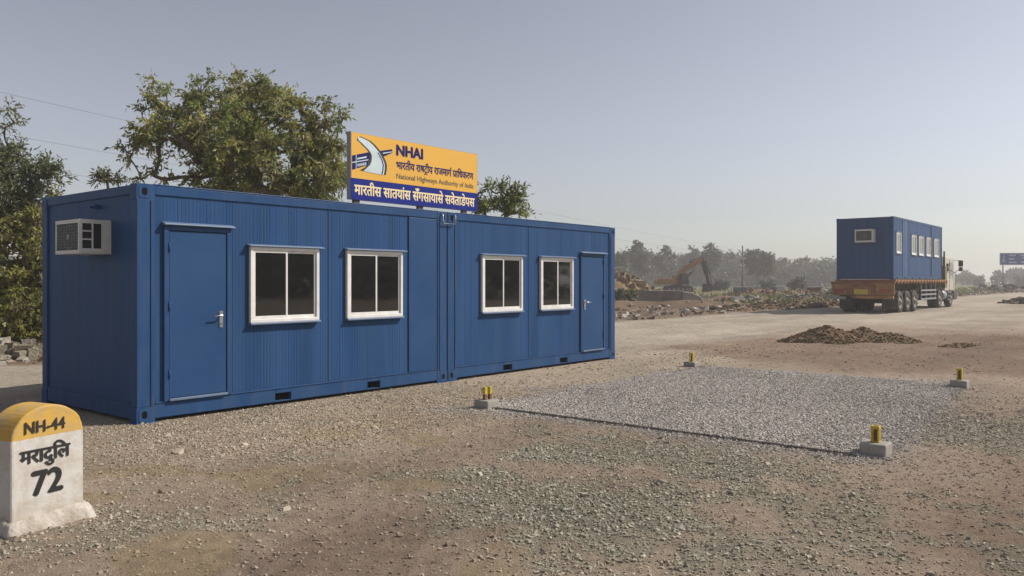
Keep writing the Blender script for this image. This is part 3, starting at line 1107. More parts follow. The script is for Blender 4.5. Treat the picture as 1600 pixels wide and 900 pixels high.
x_, y_ = yard(LC + 0.015, 0)
c2 = cabin('site_cabin', 'blue steel cabin with its narrow door at the far end, beyond the roof sign', (x_, y_, 0.0), TH, LC, 2.5, 2.59, 8, G,
           pockets=(1.45, 3.05), seams=(2.03,))
o2 = LC + 0.015
window(c2, 5.58 - o2, 6.62 - o2, 1.03, 1.95)
window(c2, 7.13 - o2, 8.12 - o2, 1.03, 1.95)
door(c2, 8.38 - o2, 9.21 - o2, 0.205, 2.05, handle_right=False)


# ------------------------------------------------------------------ lettering
def text_mesh(body, offset=0.0):
    cu = bpy.data.curves.new("lettering", 'FONT')
    cu.body = body
    cu.size = 1.0
    cu.offset = offset
    cu.resolution_u = 4
    ob = bpy.data.objects.new("lettering", cu)
    COL.objects.link(ob)
    dg = bpy.context.evaluated_depsgraph_get()
    me = bpy.data.meshes.new_from_object(ob.evaluated_get(dg))
    V = np.array([v.co[:] for v in me.vertices])
    Fs = [tuple(p.vertices) for p in me.polygons]
    bpy.data.objects.remove(ob)
    bpy.data.curves.remove(cu)
    bpy.data.meshes.remove(me)
    return V, Fs


def islands(n, Fs):
    par = list(range(n))

    def find(i):
        while par[i] != i:
            par[i] = par[par[i]]
            i = par[i]
        return i
    for f in Fs:
        r = find(f[0])
        for k in f[1:]:
            par[find(k)] = r
    return [find(i) for i in range(n)]


def letters(mb, body, x0, x1, z0, z1, y, offset=0.0, strokes=(), thick=0.001, mi=0, bodybox=None, bold=0.0):
    """lettering fitted into x0..x1, z0..z1 on the plane y (front towards -y); strokes: extra pen strokes in em units"""
    V, Fs = text_mesh(body, offset)
    vs = [tuple(p) for p in V]
    for pts, wd in strokes:
        for i in range(len(pts) - 1):
            (ax, ay), (bx, by) = pts[i], pts[i + 1]
            l = math.hypot(bx - ax, by - ay)
            ox, oy = -(by - ay) / l * wd / 2, (bx - ax) / l * wd / 2
            k = len(vs)
            vs += [(ax + ox, ay + oy, 0), (bx + ox, by + oy, 0), (bx - ox, by - oy, 0), (ax - ox, ay - oy, 0)]
            Fs.append((k, k + 3, k + 2, k + 1))
    V = np.array(vs)
    lo, hi = V.min(0), V.max(0)
    if bodybox:
        lo = np.array([lo[0], bodybox[0], 0])
        hi = np.array([hi[0], bodybox[1], 0])
    isl = islands(len(V), Fs)
    order = {}
    for i in isl:
        order.setdefault(i, len(order))
    kx, kz = (x1 - x0) / (hi[0] - lo[0]), (z1 - z0) / (hi[1] - lo[1])
    sh = [(0, 0)]
    if bold:
        sh += [(bold, 0), (-bold, 0), (0, bold * .7), (0, -bold * .7)]
    for j, (sx, sz) in enumerate(sh):
        out = []
        for i, p in enumerate(V):
            k = order[isl[i]] % 5
            out.append((x0 + (p[0] - lo[0] + sx) * kx, y - thick - 0.0002 * k - 0.00003 * j, z0 + (p[1] - lo[1] + sz) * kz))
        mb.add(out, Fs, mi=mi)


def flat(mb, poly, y, t=0.002, mi=0):
    mb.prism(poly, 'y', y - t, y, mi=mi)


# ------------------------------------------------------------------ roof sign
x_, y_ = yard(3.16, -0.30)
sg = thing('roof_sign', 'yellow and blue highway authority board standing on the cabin roof', 'sign', (x_, y_, 2.565), TH)
SW, SH = 2.66, 0.95
ZB = 0.115
q = MB()
q.box(0, SW, 0.003, 0.088, ZB, ZB + SH)
q.build('panel', M['sign_edge'], sg, bevel=0.004)
q = MB()
q.box(0.012, SW - 0.012, 0.0, 0.0025, ZB + SH * 0.315, ZB + SH - 0.012)
q.build('yellow_face', M['sign_yellow'], sg)
q = MB()
q.box(0.004, SW - 0.004, -0.001, 0.0025, ZB + 0.002, ZB + SH * 0.313)
q.build('blue_face', M['sign_blue'], sg)
for xx in (0.08, 1.33, SW - 0.34):
    q = MB()
    q.box(xx, xx + 0.10, 0.02, 0.07, -0.0255, ZB)
    q.box(xx - 0.06, xx + 0.16, -0.02, 0.30, -0.03, -0.006)
    q.build('foot_bracket', M['chassis'], sg)


def E_(pts):
    return [(p[0] * SW, ZB + p[1] * SH) for p in pts]


em = MB()
flat(em, E_([(0.009, 0.642), (0.122, 0.728), (0.131, 0.70), (0.129, 0.623), (0.115, 0.53), (0.009, 0.431)]), 0.0, 0.002, 1)
flat(em, E_([(0.202, 0.775), (0.291, 0.833), (0.291, 0.775), (0.226, 0.696)]), 0.0, 0.002, 1)
# dark outline of the carriageway, then the pale carriageway itself, then its blue edge line
left = [(0.041, 0.885), (0.064, 0.852), (0.086, 0.809), (0.106, 0.775), (0.122, 0.735), (0.131, 0.695), (0.132, 0.652), (0.128, 0.60), (0.119, 0.548), (0.095, 0.49), (0.06, 0.439)]
right = [(0.243, 0.420), (0.250, 0.49), (0.252, 0.573), (0.245, 0.63), (0.232, 0.684), (0.215, 0.745), (0.192, 0.801), (0.168, 0.852), (0.139, 0.898), (0.10, 0.925), (0.06, 0.945)]
flat(em, E_(left + right), 0.0, 0.0034, 2)
l2 = [(p[0] + 0.012, p[1] - 0.006) for p in left]
l2[-1] = (0.085, 0.434)
r2 = [(p[0] - 0.016, p[1] - 0.006) for p in right]
flat(em, E_(l2 + r2), 0.0, 0.0048, 0)
r3 = [(p[0] - 0.024, p[1]) for p in right[:6]]
r4 = [(p[0] - 0.032, p[1]) for p in right[:6]][::-1]
flat(em, E_(r3 + r4), 0.0, 0.0058, 1)
flat(em, E_([(0.034, 0.662), (0.038, 0.665), (0.038, 0.445), (0.034, 0.44)]), 0.0, 0.0032, 0)
flat(em, E_([(0.009, 0.546), (0.120, 0.622), (0.120, 0.607), (0.009, 0.531)]), 0.0, 0.0032, 0)
flat(em, E_([(0.043, 0.616), (0.108, 0.664), (0.108, 0.640), (0.043, 0.592)]), 0.0, 0.0030, 0)
for k in range(5):
    s0 = 0.045 + k * 0.013
    flat(em, E_([(s0, 0.53 + k * .009), (s0 + .008, 0.536 + k * .009), (s0 + .008, 0.495 + k * .009), (s0, 0.488 + k * .009)]), 0.0, 0.0030, 0)
flat(em, E_([(0.222, 0.755), (0.289, 0.797), (0.289, 0.785), (0.224, 0.738)]), 0.0, 0.0030, 0)
em.build('emblem', [M['emblem_road'], M['letter_blue'], M['letter_black']], sg)
tx = MB()
letters(tx, "NHAI", 0.325 * SW, 0.525 * SW, ZB + 0.752 * SH, ZB + 0.914 * SH, -0.0005, bold=0.055)
tx.build('lettering', M['letter_blue'], sg)
tx = MB()
# the marks the plain font cannot join (the hook and strokes of the r) are drawn with the pen
pen = [([(4.36, -0.20), (4.55, -0.04), (4.74, -0.20)], 0.07), ([(8.70, 0.60), (8.62, 0.70), (8.66, 0.80), (8.80, 0.84)], 0.07), ([(9.47, 0.27), (9.16, 0.04)], 0.07)]
letters(tx, "\u092d\u093e\u0930\u0924\u0940\u092f \u0930\u093e\u0937\u091f\u0940\u092f \u0930\u093e\u091c\u092e\u093e\u0917 \u092a\u093e\u093f\u0927\u0915\u0930\u0923", 0.323 * SW, 0.959 * SW, ZB + 0.505 * SH, ZB + 0.695 * SH, -0.0005, strokes=pen, bold=0.032)
tx.build('lettering', M['letter_blue'], sg)
tx = MB()
letters(tx, "National Highways Authority of India", 0.323 * SW, 0.962 * SW, ZB + 0.365 * SH, ZB + 0.470 * SH, -0.0005, bold=0.022)
tx.build('lettering', M['letter_grey'], sg)
tx = MB()
letters(tx, "\u092e\u093e\u0930\u0924\u0940\u0938 \u0938\u093e\u0924\u092f\u093e\u0902\u0938 \u0938\u0901\u0917\u0938\u093e\u092f\u093e\u0938\u0947 \u0938\u0935\u0947\u0924\u093e\u0921\u0947\u092a\u0938", 0.025 * SW, 0.970 * SW, ZB + 0.075 * SH, ZB + 0.275 * SH, -0.0015, bold=0.03)
tx.build('lettering', M['letter_cream'], sg)

# ------------------------------------------------------------------ milestone
ms = thing('milestone', 'yellow and white painted highway milestone at the edge of the yard', 'milestone', (-2.99, 4.85, 0), math.atan2(0.45, 0.21))
MW, MD = 0.482, 0.25
ZS = 0.545
prof = [(0, 0.0), (MW, 0.0), (MW, ZS)]
for k in range(1, 24):
    a = math.pi * k / 24
    prof.append((MW / 2 + MW / 2 * math.cos(a), ZS + 0.218 * math.sin(a) ** 0.9))
prof.append((0, ZS))
q = MB()
q.prism(prof, 'y', 0.0, MD)
bo = q.build('stone', M['milestone'], ms)
# chipped, slightly uneven edges
bm = bmesh.new()
bm.from_mesh(bo.data)
bmesh.ops.bevel(bm, geom=[e for e in bm.edges if e.calc_face_angle(0) > 0.6 and abs((e.verts[0].co - e.verts[1].co).y) < 1e-4], offset=0.014, segments=3, profile=0.6, affect='EDGES')
for v in bm.verts:
    k = 1 if 0.001 < v.co.y < MD - 0.001 else 0.25
    v.co.x += (float(fbm(v.co.y * 30, v.co.z * 25, 3, 60)) - 0.5) * 0.012 * k
    v.co.y += (float(fbm(v.co.x * 18, v.co.z * 18, 3, 61)) - 0.5) * 0.006
bm.to_mesh(bo.data)
bm.free()
q = MB()
nn = 15
lo_, hi_ = [], []
vs, fs = [], []
loop = []
for t in range(64):
    a = 2 * math.pi * t / 64
    ca, sa = math.cos(a), math.sin(a)
    m = max(abs(ca), abs(sa))
    loop.append((ca / m, sa / m))
lev = [(-0.03, 0.050), (0.02, 0.044), (0.065, 0.036), (0.092, 0.020), (0.104, -0.012)]
for z, gr in lev:
    for i, (ca, sa) in enumerate(loop):
        j = (float(fbm(ca * 3 + 9, sa * 3 + z * 20, 3, 62)) - 0.5)
        vs.append((MW / 2 + ca * (MW / 2 + gr + j * 0.05), MD / 2 + sa * (MD / 2 + gr + j * 0.05), z + j * 0.03))
for r_ in range(len(lev) - 1):
    for i in range(64):
        j = (i + 1) % 64
        fs.append((r_ * 64 + i, r_ * 64 + j, (r_ + 1) * 64 + j, (r_ + 1) * 64 + i))
q.add(vs, fs, smooth=True)
M['plinth'] = pmat('chalky_plinth', (0.48, 0.45, 0.40), rough=0.95, var=0.15, scale=14, bump=1.0, bscale=40, dirt=(0.27, 0.21, 0.15), dirt_amt=0.9, dscale=9, spec=0.1)
q.build('plinth', M['plinth'], ms)
tx = MB()
letters(tx, "NH-44", 0.080, 0.345, 0.604, 0.676, -0.004, bold=0.022)
tx.build('lettering', M['letter_black'], ms)
tx = MB()
letters(tx, "\u092e\u0930\u093e\u0926\u0941\u093f\u0932", 0.052, 0.380, 0.390, 0.533, -0.004, bold=0.035)
tx.build('lettering', M['letter_black'], ms)
tx = MB()
letters(tx, "72", 0.130, 0.325, 0.218, 0.365, -0.004, bold=0.04)
tx.build('lettering', M['letter_black'], ms)

# ------------------------------------------------------------------ corner markers of the pad
MK = 'corner markers of the gravel pad'


def marker(a, b, label, h=0.125, peg=0.15, twin=False, rot=0.0):
    x, y = yard(a, b)
    t = thing('corner_marker', label, 'survey marker', (x, y, 0.0), TH + rot, MK)
    q = MB()
    q.box(-0.112, 0.112, -0.112, 0.112, -0.02, h)
    q.build('concrete_block', M['concrete'], t, bevel=0.012)
    z = h + .001
    if twin:
        for dx in (-0.055, 0.035):
            q = MB()
            q.box(dx, dx + 0.035, -0.02, 0.015, z, z + peg * 0.8)
            o = q.build('peg', M['brownwood'], t, bevel=0.002)
            q = MB()
            q.box(dx - 0.006, dx + 0.041, -0.026, 0.021, z + peg * 0.42, z + peg)
            q.build('yellow_cap', M['yellow'], o, bevel=0.004)
    else:
        q = MB()
        q.box(-0.016, 0.012, -0.014, 0.014, z, z + peg - 0.03)
        o = q.build('peg', M['brownwood'], t, bevel=0.002)
        q = MB()
        r = 0.034
        for sx in (-1, 1):
            for sy in (-1, 1):
                q.box(min(sx * r, sx * (r - .014)), max(sx * r, sx * (r - .014)), min(sy * r, sy * (r - .014)), max(sy * r, sy * (r - .014)), z, z + peg - 0.0262)
        for z1, z2 in ((peg - 0.026, peg), (0.0, 0.012)):
            q.box(-r - .002, r + .002, -r - .002, -r + .014, z + z1, z + z2)
            q.box(-r - .002, r + .002, r - .014, r + .002, z + z1, z + z2)
            q.box(-r - .002, -r + .014, -r + .0145, r - .0145, z + z1, z + z2)
            q.box(r - .014, r + .002, -r + .0145, r - .0145, z + z1, z + z2)
        q.box(-0.012, 0.012, -r - .0005, -r + .012, z + .012, z + peg - .0265)
        q.build('yellow_bracket', M['yellow'], t, bevel=0.002)
    return t


marker(3.42, 6.56, 'grey concrete block with a yellow bracket at the near right corner of the gravel pad', h=0.108, peg=0.145)
marker(3.25, 2.14, 'grey concrete block with twin yellow-capped pegs in front of the cabin joint', h=0.095, peg=0.155, twin=True)
marker(9.20, 1.86, 'small grey block with a yellow peg past the far end of the cabins', h=0.08, peg=0.16)
marker(8.98, 6.20, 'grey block with a yellow peg at the far right corner of the gravel pad', h=0.105, peg=0.17)
# ------------------------------------------------------------------ trailer, its load and the tractor
TC = (17.85, 38.0)


def wheel(parent, x, y, r, w, side, dual=True):
    """side: -1 when the outer face looks to -y"""
    h = MB()
    h.lathe([(0.0, -0.05), (0.10, -0.05), (0.12, 0.02), (0.20, 0.03), (0.20, w + 0.2), (0, w + 0.2)] if side < 0 else [(0.0, 0.05), (0.10, 0.05), (0.12, -0.02), (0.20, -0.03), (0.20, -w - 0.2), (0, -w - 0.2)], (x, y, r), 'y', 16)
    hub = h.build('wheel', M['rim'], parent)
    t = MB()
    for k in range(2 if dual else 1):
        o = y - side * k * (w + 0.05)
        s = -side
        t.lathe([(r * .56, 0), (r * .62, -s * .012), (r * .86, -s * .014), (r * .95, s * .01), (r, s * .04), (r, s * (w / 2 - .02)), (r - .018, s * (w / 2 - .015)), (r - .018, s * (w / 2 + .015)), (r, s * (w / 2 + .02)), (r, s * (w - .04)), (r * .95, s * (w - .01)), (r * .62, s * w), (r * .56, s * w)], (x, o, r), 'y', 32)
    t.build('tyre', M['rubber'], hub)
    q = MB()
    s = -side
    q.lathe([(r * .565, s * .005), (r * .53, s * .012), (r * .50, s * .10), (r * .36, s * .07), (r * .2, s * .05)], (x, y, r), 'y', 24)
    for k in range(8):
        a = k * math.pi / 4
        q.tube([(x + r * .29 * math.cos(a), y + s * .03, r + r * .29 * math.sin(a)), (x + r * .29 * math.cos(a), y + s * .07, r + r * .29 * math.sin(a))], 0.016, 6)
    q.build('rim', M['rim'], hub)
    return hub


tr = thing('flatbed_trailer', 'flatbed trailer with weathered orange tailboard carrying a blue cabin', 'trailer', (*TC, 0), TH)
q = MB()
q.box(-0.08, 10.9, -0.02, 2.64, 1.52, 1.598)
for k in range(18):
    q.box(0.2 + k * 0.6, 0.28 + k * 0.6, 0.02, 2.6, 1.44, 1.519)
q.build('deck', M['rust'], tr)
q = MB()
for y_ in (0.75, 1.75):
    q.box(0.1, 10.8, y_, y_ + 0.14, 1.05, 1.10)
    q.box(0.1, 10.8, y_ + .05, y_ + 0.09, 1.101, 1.40)
    q.box(0.1, 10.8, y_, y_ + 0.14, 1.401, 1.439)
for x in (1.25, 2.65, 4.05):
    q.tube([(x, 0.3, 0.53), (x, 2.3, 0.53)], 0.09, 10)
    q.box(x - .3, x + .3, 0.72, 0.9, 0.7, 1.045)
    q.box(x - .3, x + .3, 1.74, 1.92, 0.7, 1.045)
q.box(6.9, 7.05, 0.6, 0.75, 0.35, 1.4)
q.box(6.9, 7.05, 1.9, 2.05, 0.35, 1.4)
q.box(6.82, 7.13, 0.55, 0.8, 0.30, 0.349)
q.box(6.82, 7.13, 1.85, 2.1, 0.30, 0.349)
q.box(5.0, 6.4, 0.35, 0.70, 0.62, 1.10)
q.build('chassis', M['chassis'], tr)
q = MB()
q.box(-0.08, 10.9, -0.14, -0.022, 1.46, 1.60)
for k in range(19):
    q.box(0.1 + k * 0.58, 0.16 + k * 0.58, -0.19, -0.141, 1.38, 1.56)
q.build('side_rail', M['orange'], tr, bevel=0.006)
for k in range(18):
    q = MB()
    q.box(0.24 + k * 0.58, 0.52 + k * 0.58, -0.146, -0.1405, 1.49, 1.57)
    q.build('reflective_strip', M['redpaint'], tr)
# tailboard
q = MB()
q.box(-0.20, -0.085, -0.12, 2.80, 1.40, 1.51)
q.box(-0.16, -0.085, -0.08, 0.76, 0.86, 1.399)
q.box(-0.16, -0.085, 0.95, 1.80, 0.86, 1.399)
q.box(-0.16, -0.085, 2.06, 2.78, 0.86, 1.399)
q.box(-0.23, -0.085, -0.05, 1.80, 0.69, 0.84)
tb = q.build('tailboard', M['orange'], tr, bevel=0.008)
for ya, yb in ((0.12, 0.58), (2.2, 2.66)):
    q = MB()
    q.box(-0.205, -0.161, ya, yb, 0.98, 1.15)
    q.build('red_reflector', M['redpaint'], tb)
q = MB()
q.box(-0.18, -0.161, 1.02, 1.72, 1.25, 1.37)
q.build('lamp_strip', M['rust'], tb)
q = MB()
q.box(-0.18, -0.161, 1.10, 1.72, 0.90, 1.14)
q.build('number_plate', M['yellow'], tb)
for ya, yb in ((1.81, 2.05), (0.77, 0.94)):
    q = MB()
    q.box(-0.21, -0.085, ya, yb, 0.845, 1.399)
    q.build('tailboard_post', M['rust'], tb, bevel=0.008)
q = MB()
q.box(-0.215, -0.201, -0.12, 2.80, 1.405, 1.505)
q.build('top_strip', M['rust'], tb)
q = MB()
q.box(-0.22, -0.085, 2.1, 2.82, 0.66, 0.78)
q.build('bumper_bar', M['galv'], tb)
for y_ in (0.05, 2.0):
    q = MB()
    q.box(0.50, 0.52, y_, y_ + 0.6, 0.18, 1.2)
    q.build('mudflap', M['rubber'], tr)
q = MB()
for z_ in (0.55, 0.78, 1.0):
    q.box(5.2, 8.6, -0.04, -0.01, z_, z_ + 0.09)
for x in (5.3, 6.4, 7.5, 8.5):
    q.box(x, x + 0.06, -0.009, 0.03, 0.55, 1.45)
q.build('side_guard', M['galv'], tr)
for x in (1.25, 2.65, 4.05):
    wheel(tr, x, 0.0, 0.53, 0.26, -1)
    wheel(tr, x, 2.62, 0.53, 0.26, 1)

tc = cabin('site_cabin', 'blue cabin with a row of small windows loaded on the trailer', (*TC, 1.60), TH, 10.2, 2.6, 2.97, 21, None, top=0.09, rail=0.16, post=0.16,
           panels=((1.72, 2.06), (2.07, 2.50)), seams=(7.6,), feet=False)
for (a, b) in ((0.50, 1.34), (3.35, 4.30), (4.82, 5.85), (6.45, 7.42), (8.22, 9.35)):
    window(tc, a, b, 1.25, 2.26, scale=1.4)
q = MB()
q.box(7.58, 7.64, 0.0, 0.035, 0.17, 2.87)
q.build('joint_cover', M['dark'], tc)
air_conditioner(tc, 0.80, 1.62, 1.77, 2.38, 0.42, b=0.06, plain_side=True)
for k in range(7):
    q = MB()
    q.box(0.6 + k * 1.45, 0.8 + k * 1.45, 0.004, 0.0078, 0.05, 0.12)
    q.build('fork_pocket', M['dark'], tc)

tk = thing('truck_tractor', 'dusty white truck cab pulling the flatbed trailer along the dirt road', 'truck', (*TC, 0), TH)
q = MB()
q.box(9.2, 14.0, 0.85, 1.05, 0.75, 1.02)
q.box(9.2, 14.0, 1.6, 1.8, 0.75, 1.02)
for x in (9.75, 13.0):
    q.tube([(x, 0.3, 0.53), (x, 2.3, 0.53)], 0.09, 10)
q.box(9.4, 10.6, 0.7, 1.95, 1.021, 1.13)
q.build('chassis', M['chassis'], tk)
cb = [(11.55, 0.95), (14.25, 0.95), (14.30, 1.75), (14.02, 2.78), (13.75, 2.92), (11.6, 2.92)]
q = MB()
q.prism(cb, 'y', 0.12, 2.48)
cab = q.build('cab', M['cab_white'], tk, bevel=0.05)
for ya, pl in ((0.112, [(12.75, 1.85), (13.85, 1.85), (13.62, 2.62), (12.75, 2.62)]), (2.47, [(12.75, 1.85), (13.85, 1.85), (13.62, 2.62), (12.75, 2.62)]), (0.112, [(11.9, 2.0), (12.5, 2.0), (12.5, 2.55), (11.9, 2.55)])):
    q = MB()
    q.prism(pl, 'y', ya, ya + 0.018)
    q.build('side_window', M['glass'], cab)
q = MB()
q.add([(14.31, 0.3, 1.80), (14.31, 2.3, 1.80), (14.055, 2.3, 2.72), (14.055, 0.3, 2.72), (14.27, 0.3, 1.80), (14.27, 2.3, 1.80), (14.0, 2.3, 2.72), (14.0, 0.3, 2.72)],
      [(0, 1, 2, 3), (4, 5, 6, 7), (0, 1, 5, 4), (1, 2, 6, 5), (2, 3, 7, 6), (3, 0, 4, 7)])
q.build('windscreen', M['glass'], cab)
q = MB()
q.box(12.68, 12.70, 0.108, 0.1195, 1.0, 2.75)
q.box(13.95, 13.97, 0.108, 0.1195, 1.0, 1.8)
q.tube([(12.8, 0.10, 1.72), (12.95, 0.10, 1.72)], 0.02, 6)
q.build('door_seam', M['chassis'], cab)
q = MB()
q.tube([(13.9, 0.12, 2.75), (14.05, -0.22, 2.78), (14.05, -0.22, 2.30), (13.95, 0.12, 2.0)], 0.018, 6)
q.box(13.98, 14.06, -0.36, -0.12, 2.40, 2.76)
q.box(13.98, 14.06, -0.34, -0.14, 2.12, 2.36)
q.build('mirror', M['chassis'], tk, bevel=0.02)
q = MB()
q.box(13.6, 14.5, 0.05, 2.55, 0.42, 0.94)
q.build('bumper', M['chassis'], tk, bevel=0.05)
q = MB()
q.box(10.95, 11.15, 0.15, 2.45, 1.62, 2.95)
q.build('headboard', M['olive'], tk, bevel=0.02)
q = MB()
q.box(10.9, 11.4, -0.02, 0.145, 1.15, 2.4)
q.build('side_panel', M['olive'], tk, bevel=0.01)
q = MB()
for y_ in (0.2, 2.4):
    q.tube([(11.05, y_, 2.95), (11.05, y_, 3.42)], 0.03, 8)
q.tube([(11.05, 0.2, 3.42), (11.05, 2.4, 3.42)], 0.03, 8)
q.build('rack', M['chassis'], tk)
q = MB()
q.tube([(11.35, 0.12, 1.1), (11.35, 0.12, 3.25)], 0.05, 10)
q.build('exhaust', M['chassis'], tk)
q = MB()
q.lathe([(0, 0), (0.3, 0), (0.3, 0.9), (0, 0.9)], (10.85, 0.35, 0.72), 'x', 20)
q.build('fuel_tank', M['galv'], tk)
q = MB()
for k in range(3):
    q.box(11.9, 12.4, 0.0, 0.1, 0.42 + k * .22, 0.47 + k * .22)
q.box(11.88, 11.9, 0.0, 0.1, 0.4, 0.95)
q.box(12.4, 12.42, 0.0, 0.1, 0.4, 0.95)
q.build('cab_step', M['galv'], tk)
for y_ in (0.0, 2.05):
    q = MB()
    pr = [(9.75 + 0.62 * math.cos(a), 0.55 + 0.62 * math.sin(a)) for a in [math.pi * k / 12 for k in range(13)]] + [(9.75 + 0.59 * math.cos(a), 0.55 + 0.59 * math.sin(a)) for a in [math.pi * k / 12 for k in range(12, -1, -1)]]
    q.prism(pr, 'y', y_, y_ + 0.58)
    q.build('mudguard', M['chassis'], tk)
wheel(tk, 9.75, 0.02, 0.53, 0.26, -1)
wheel(tk, 9.75, 2.60, 0.53, 0.26, 1)
wheel(tk, 13.0, 0.10, 0.53, 0.30, -1, dual=False)
wheel(tk, 13.0, 2.52, 0.53, 0.30, 1, dual=False)

# ------------------------------------------------------------------ excavator
EX, EY = 20.1, 100.0
ex = thing('excavator', 'orange excavator with raised boom digging beyond the dirt road', 'excavator', (EX, EY, gz(EX, EY) - 0.05), 0.0)


def exz(px, py):
    return (px - 1055) * 0.0788, 1.535 - (py - 439) * 0.0788


for y_ in (-1.15, 0.65):
    q = MB()
    lp = []
    for k in range(9):
        a = math.pi / 2 + math.pi * k / 8
        lp.append((-0.95 + 0.42 * math.cos(a), 0.43 + 0.42 * math.sin(a)))
    for k in range(9):
        a = -math.pi / 2 + math.pi * k / 8
        lp.append((1.55 + 0.42 * math.cos(a), 0.43 + 0.42 * math.sin(a)))
    q.prism(lp, 'y', y_, y_ + 0.5)
    for k in range(14):
        q.box(-1.0 + k * 0.19, -0.9 + k * 0.19, y_ - .01, y_ + 0.51, 0.846, 0.885)
    ct = q.build('crawler_track', M['exc_dark'], ex)
    q = MB()
    for xx in (-0.95, -0.4, 0.15, 0.7, 1.25, 1.55):
        q.lathe([(0, -.02), (0.2, -.02), (0.2, 0.03), (0, .03)], (xx, y_, 0.40), 'y', 14)
    q.build('track_roller', M['rim'], ct)
q = MB()
q.box(-0.8, 1.3, -0.64, 0.64, 0.45, 0.9)
q.lathe([(0, 0), (0.75, 0), (0.75, 0.12), (0, 0.12)], (0.2, 0, 0.9), 'z', 20)
q.build('undercarriage', M['exc_dark'], ex)
q = MB()
q.prism([(-2.35, 1.05), (-0.1, 1.05), (-0.1, 1.75), (-2.1, 1.75), (-2.4, 1.5)], 'y', -1.15, 1.15)
q.box(-0.1, 1.25, 0.2, 1.15, 1.05, 1.35)
q.box(-0.1, 0.55, -0.15, 0.19, 1.05, 1.5)
q.build('engine_house', M['exc'], ex, bevel=0.05)
q = MB()
q.prism([(-0.45, 1.76), (0.0, 1.76), (0.0, 2.25), (-0.45, 2.15)], 'y', -0.9, -0.2)
q.tube([(-1.6, 0.5, 1.7), (-1.6, 0.5, 2.15)], 0.06, 8)
q.build('exhaust_box', M['exc'], ex, bevel=0.02)
q = MB()
q.prism([(0.45, 1.05), (1.45, 1.05), (1.48, 1.5), (1.25, 2.35), (0.5, 2.38)], 'y', -1.15, -0.25)
cabx = q.build('cab', M['exc_dark'], ex, bevel=0.04)
q = MB()
q.prism([(0.62, 1.45), (1.34, 1.45), (1.18, 2.25), (0.62, 2.25)], 'y', -1.158, -1.14)
q.build('window', M['glass'], cabx)
q = MB()
bp = [exz(*p) for p in [(1056, 447), (1061, 431), (1072, 419), (1085, 412.5), (1097, 405)]]
wd = [0.35, 0.55, 0.62, 0.58, 0.32]
for i in range(4):
    q.beam((bp[i][0], 0, bp[i][1]), (bp[i + 1][0], 0, bp[i + 1][1]), 0.34, (wd[i] + wd[i + 1]) / 2 + .06)
q.build('boom', M['exc'], ex, bevel=0.03)
q = MB()
sp_ = [exz(*p) for p in [(1095, 403), (1099, 413), (1104, 430), (1107.5, 446)]]
wd = [0.38, 0.55, 0.42, 0.28]
for i in range(3):
    q.beam((sp_[i][0], 0, sp_[i][1]), (sp_[i + 1][0], 0, sp_[i + 1][1]), 0.30, (wd[i] + wd[i + 1]) / 2)
q.build('stick', M['exc_dark'], ex, bevel=0.02)
q = MB()
b0 = exz(1106, 446)
q.prism([(b0[0] - 0.55, b0[1] + 0.15), (b0[0] + 0.3, b0[1] + 0.2), (b0[0] + 0.62, b0[1] - 0.25), (b0[0] + 0.35, b0[1] - 0.85), (b0[0] - 0.2, b0[1] - 0.95), (b0[0] - 0.6, b0[1] - 0.6)], 'y', -0.5, 0.5)
for k in range(5):
    q.box(b0[0] - 0.62, b0[0] - 0.45, -0.48 + k * .22, -0.38 + k * .22, b0[1] - 1.0, b0[1] - 0.55)
q.build('bucket', M['exc_dark'], ex, bevel=0.03)
for pts_ in ([(0.75, -.26, 1.25), (2.0, -.26, 2.55), (2.35, -.26, 3.05)], [(0.75, .26, 1.25), (2.0, .26, 2.55), (2.35, .26, 3.05)],
             [(1.7, 0, 3.75), (2.6, 0, 4.25), (3.3, 0, 4.55)], [(3.75, 0, 4.0), (4.3, 0, 2.3), (4.45, 0, 1.2)]):
    q = MB()
    a_, b_, c_ = [Vector(p) for p in pts_]
    q.tube([a_, b_, b_ + (c_ - b_) * 0.02, c_], [0.085, 0.085, 0.05, 0.05], 8)
    q.build('hydraulic_cylinder', M['exc_dark'], ex)


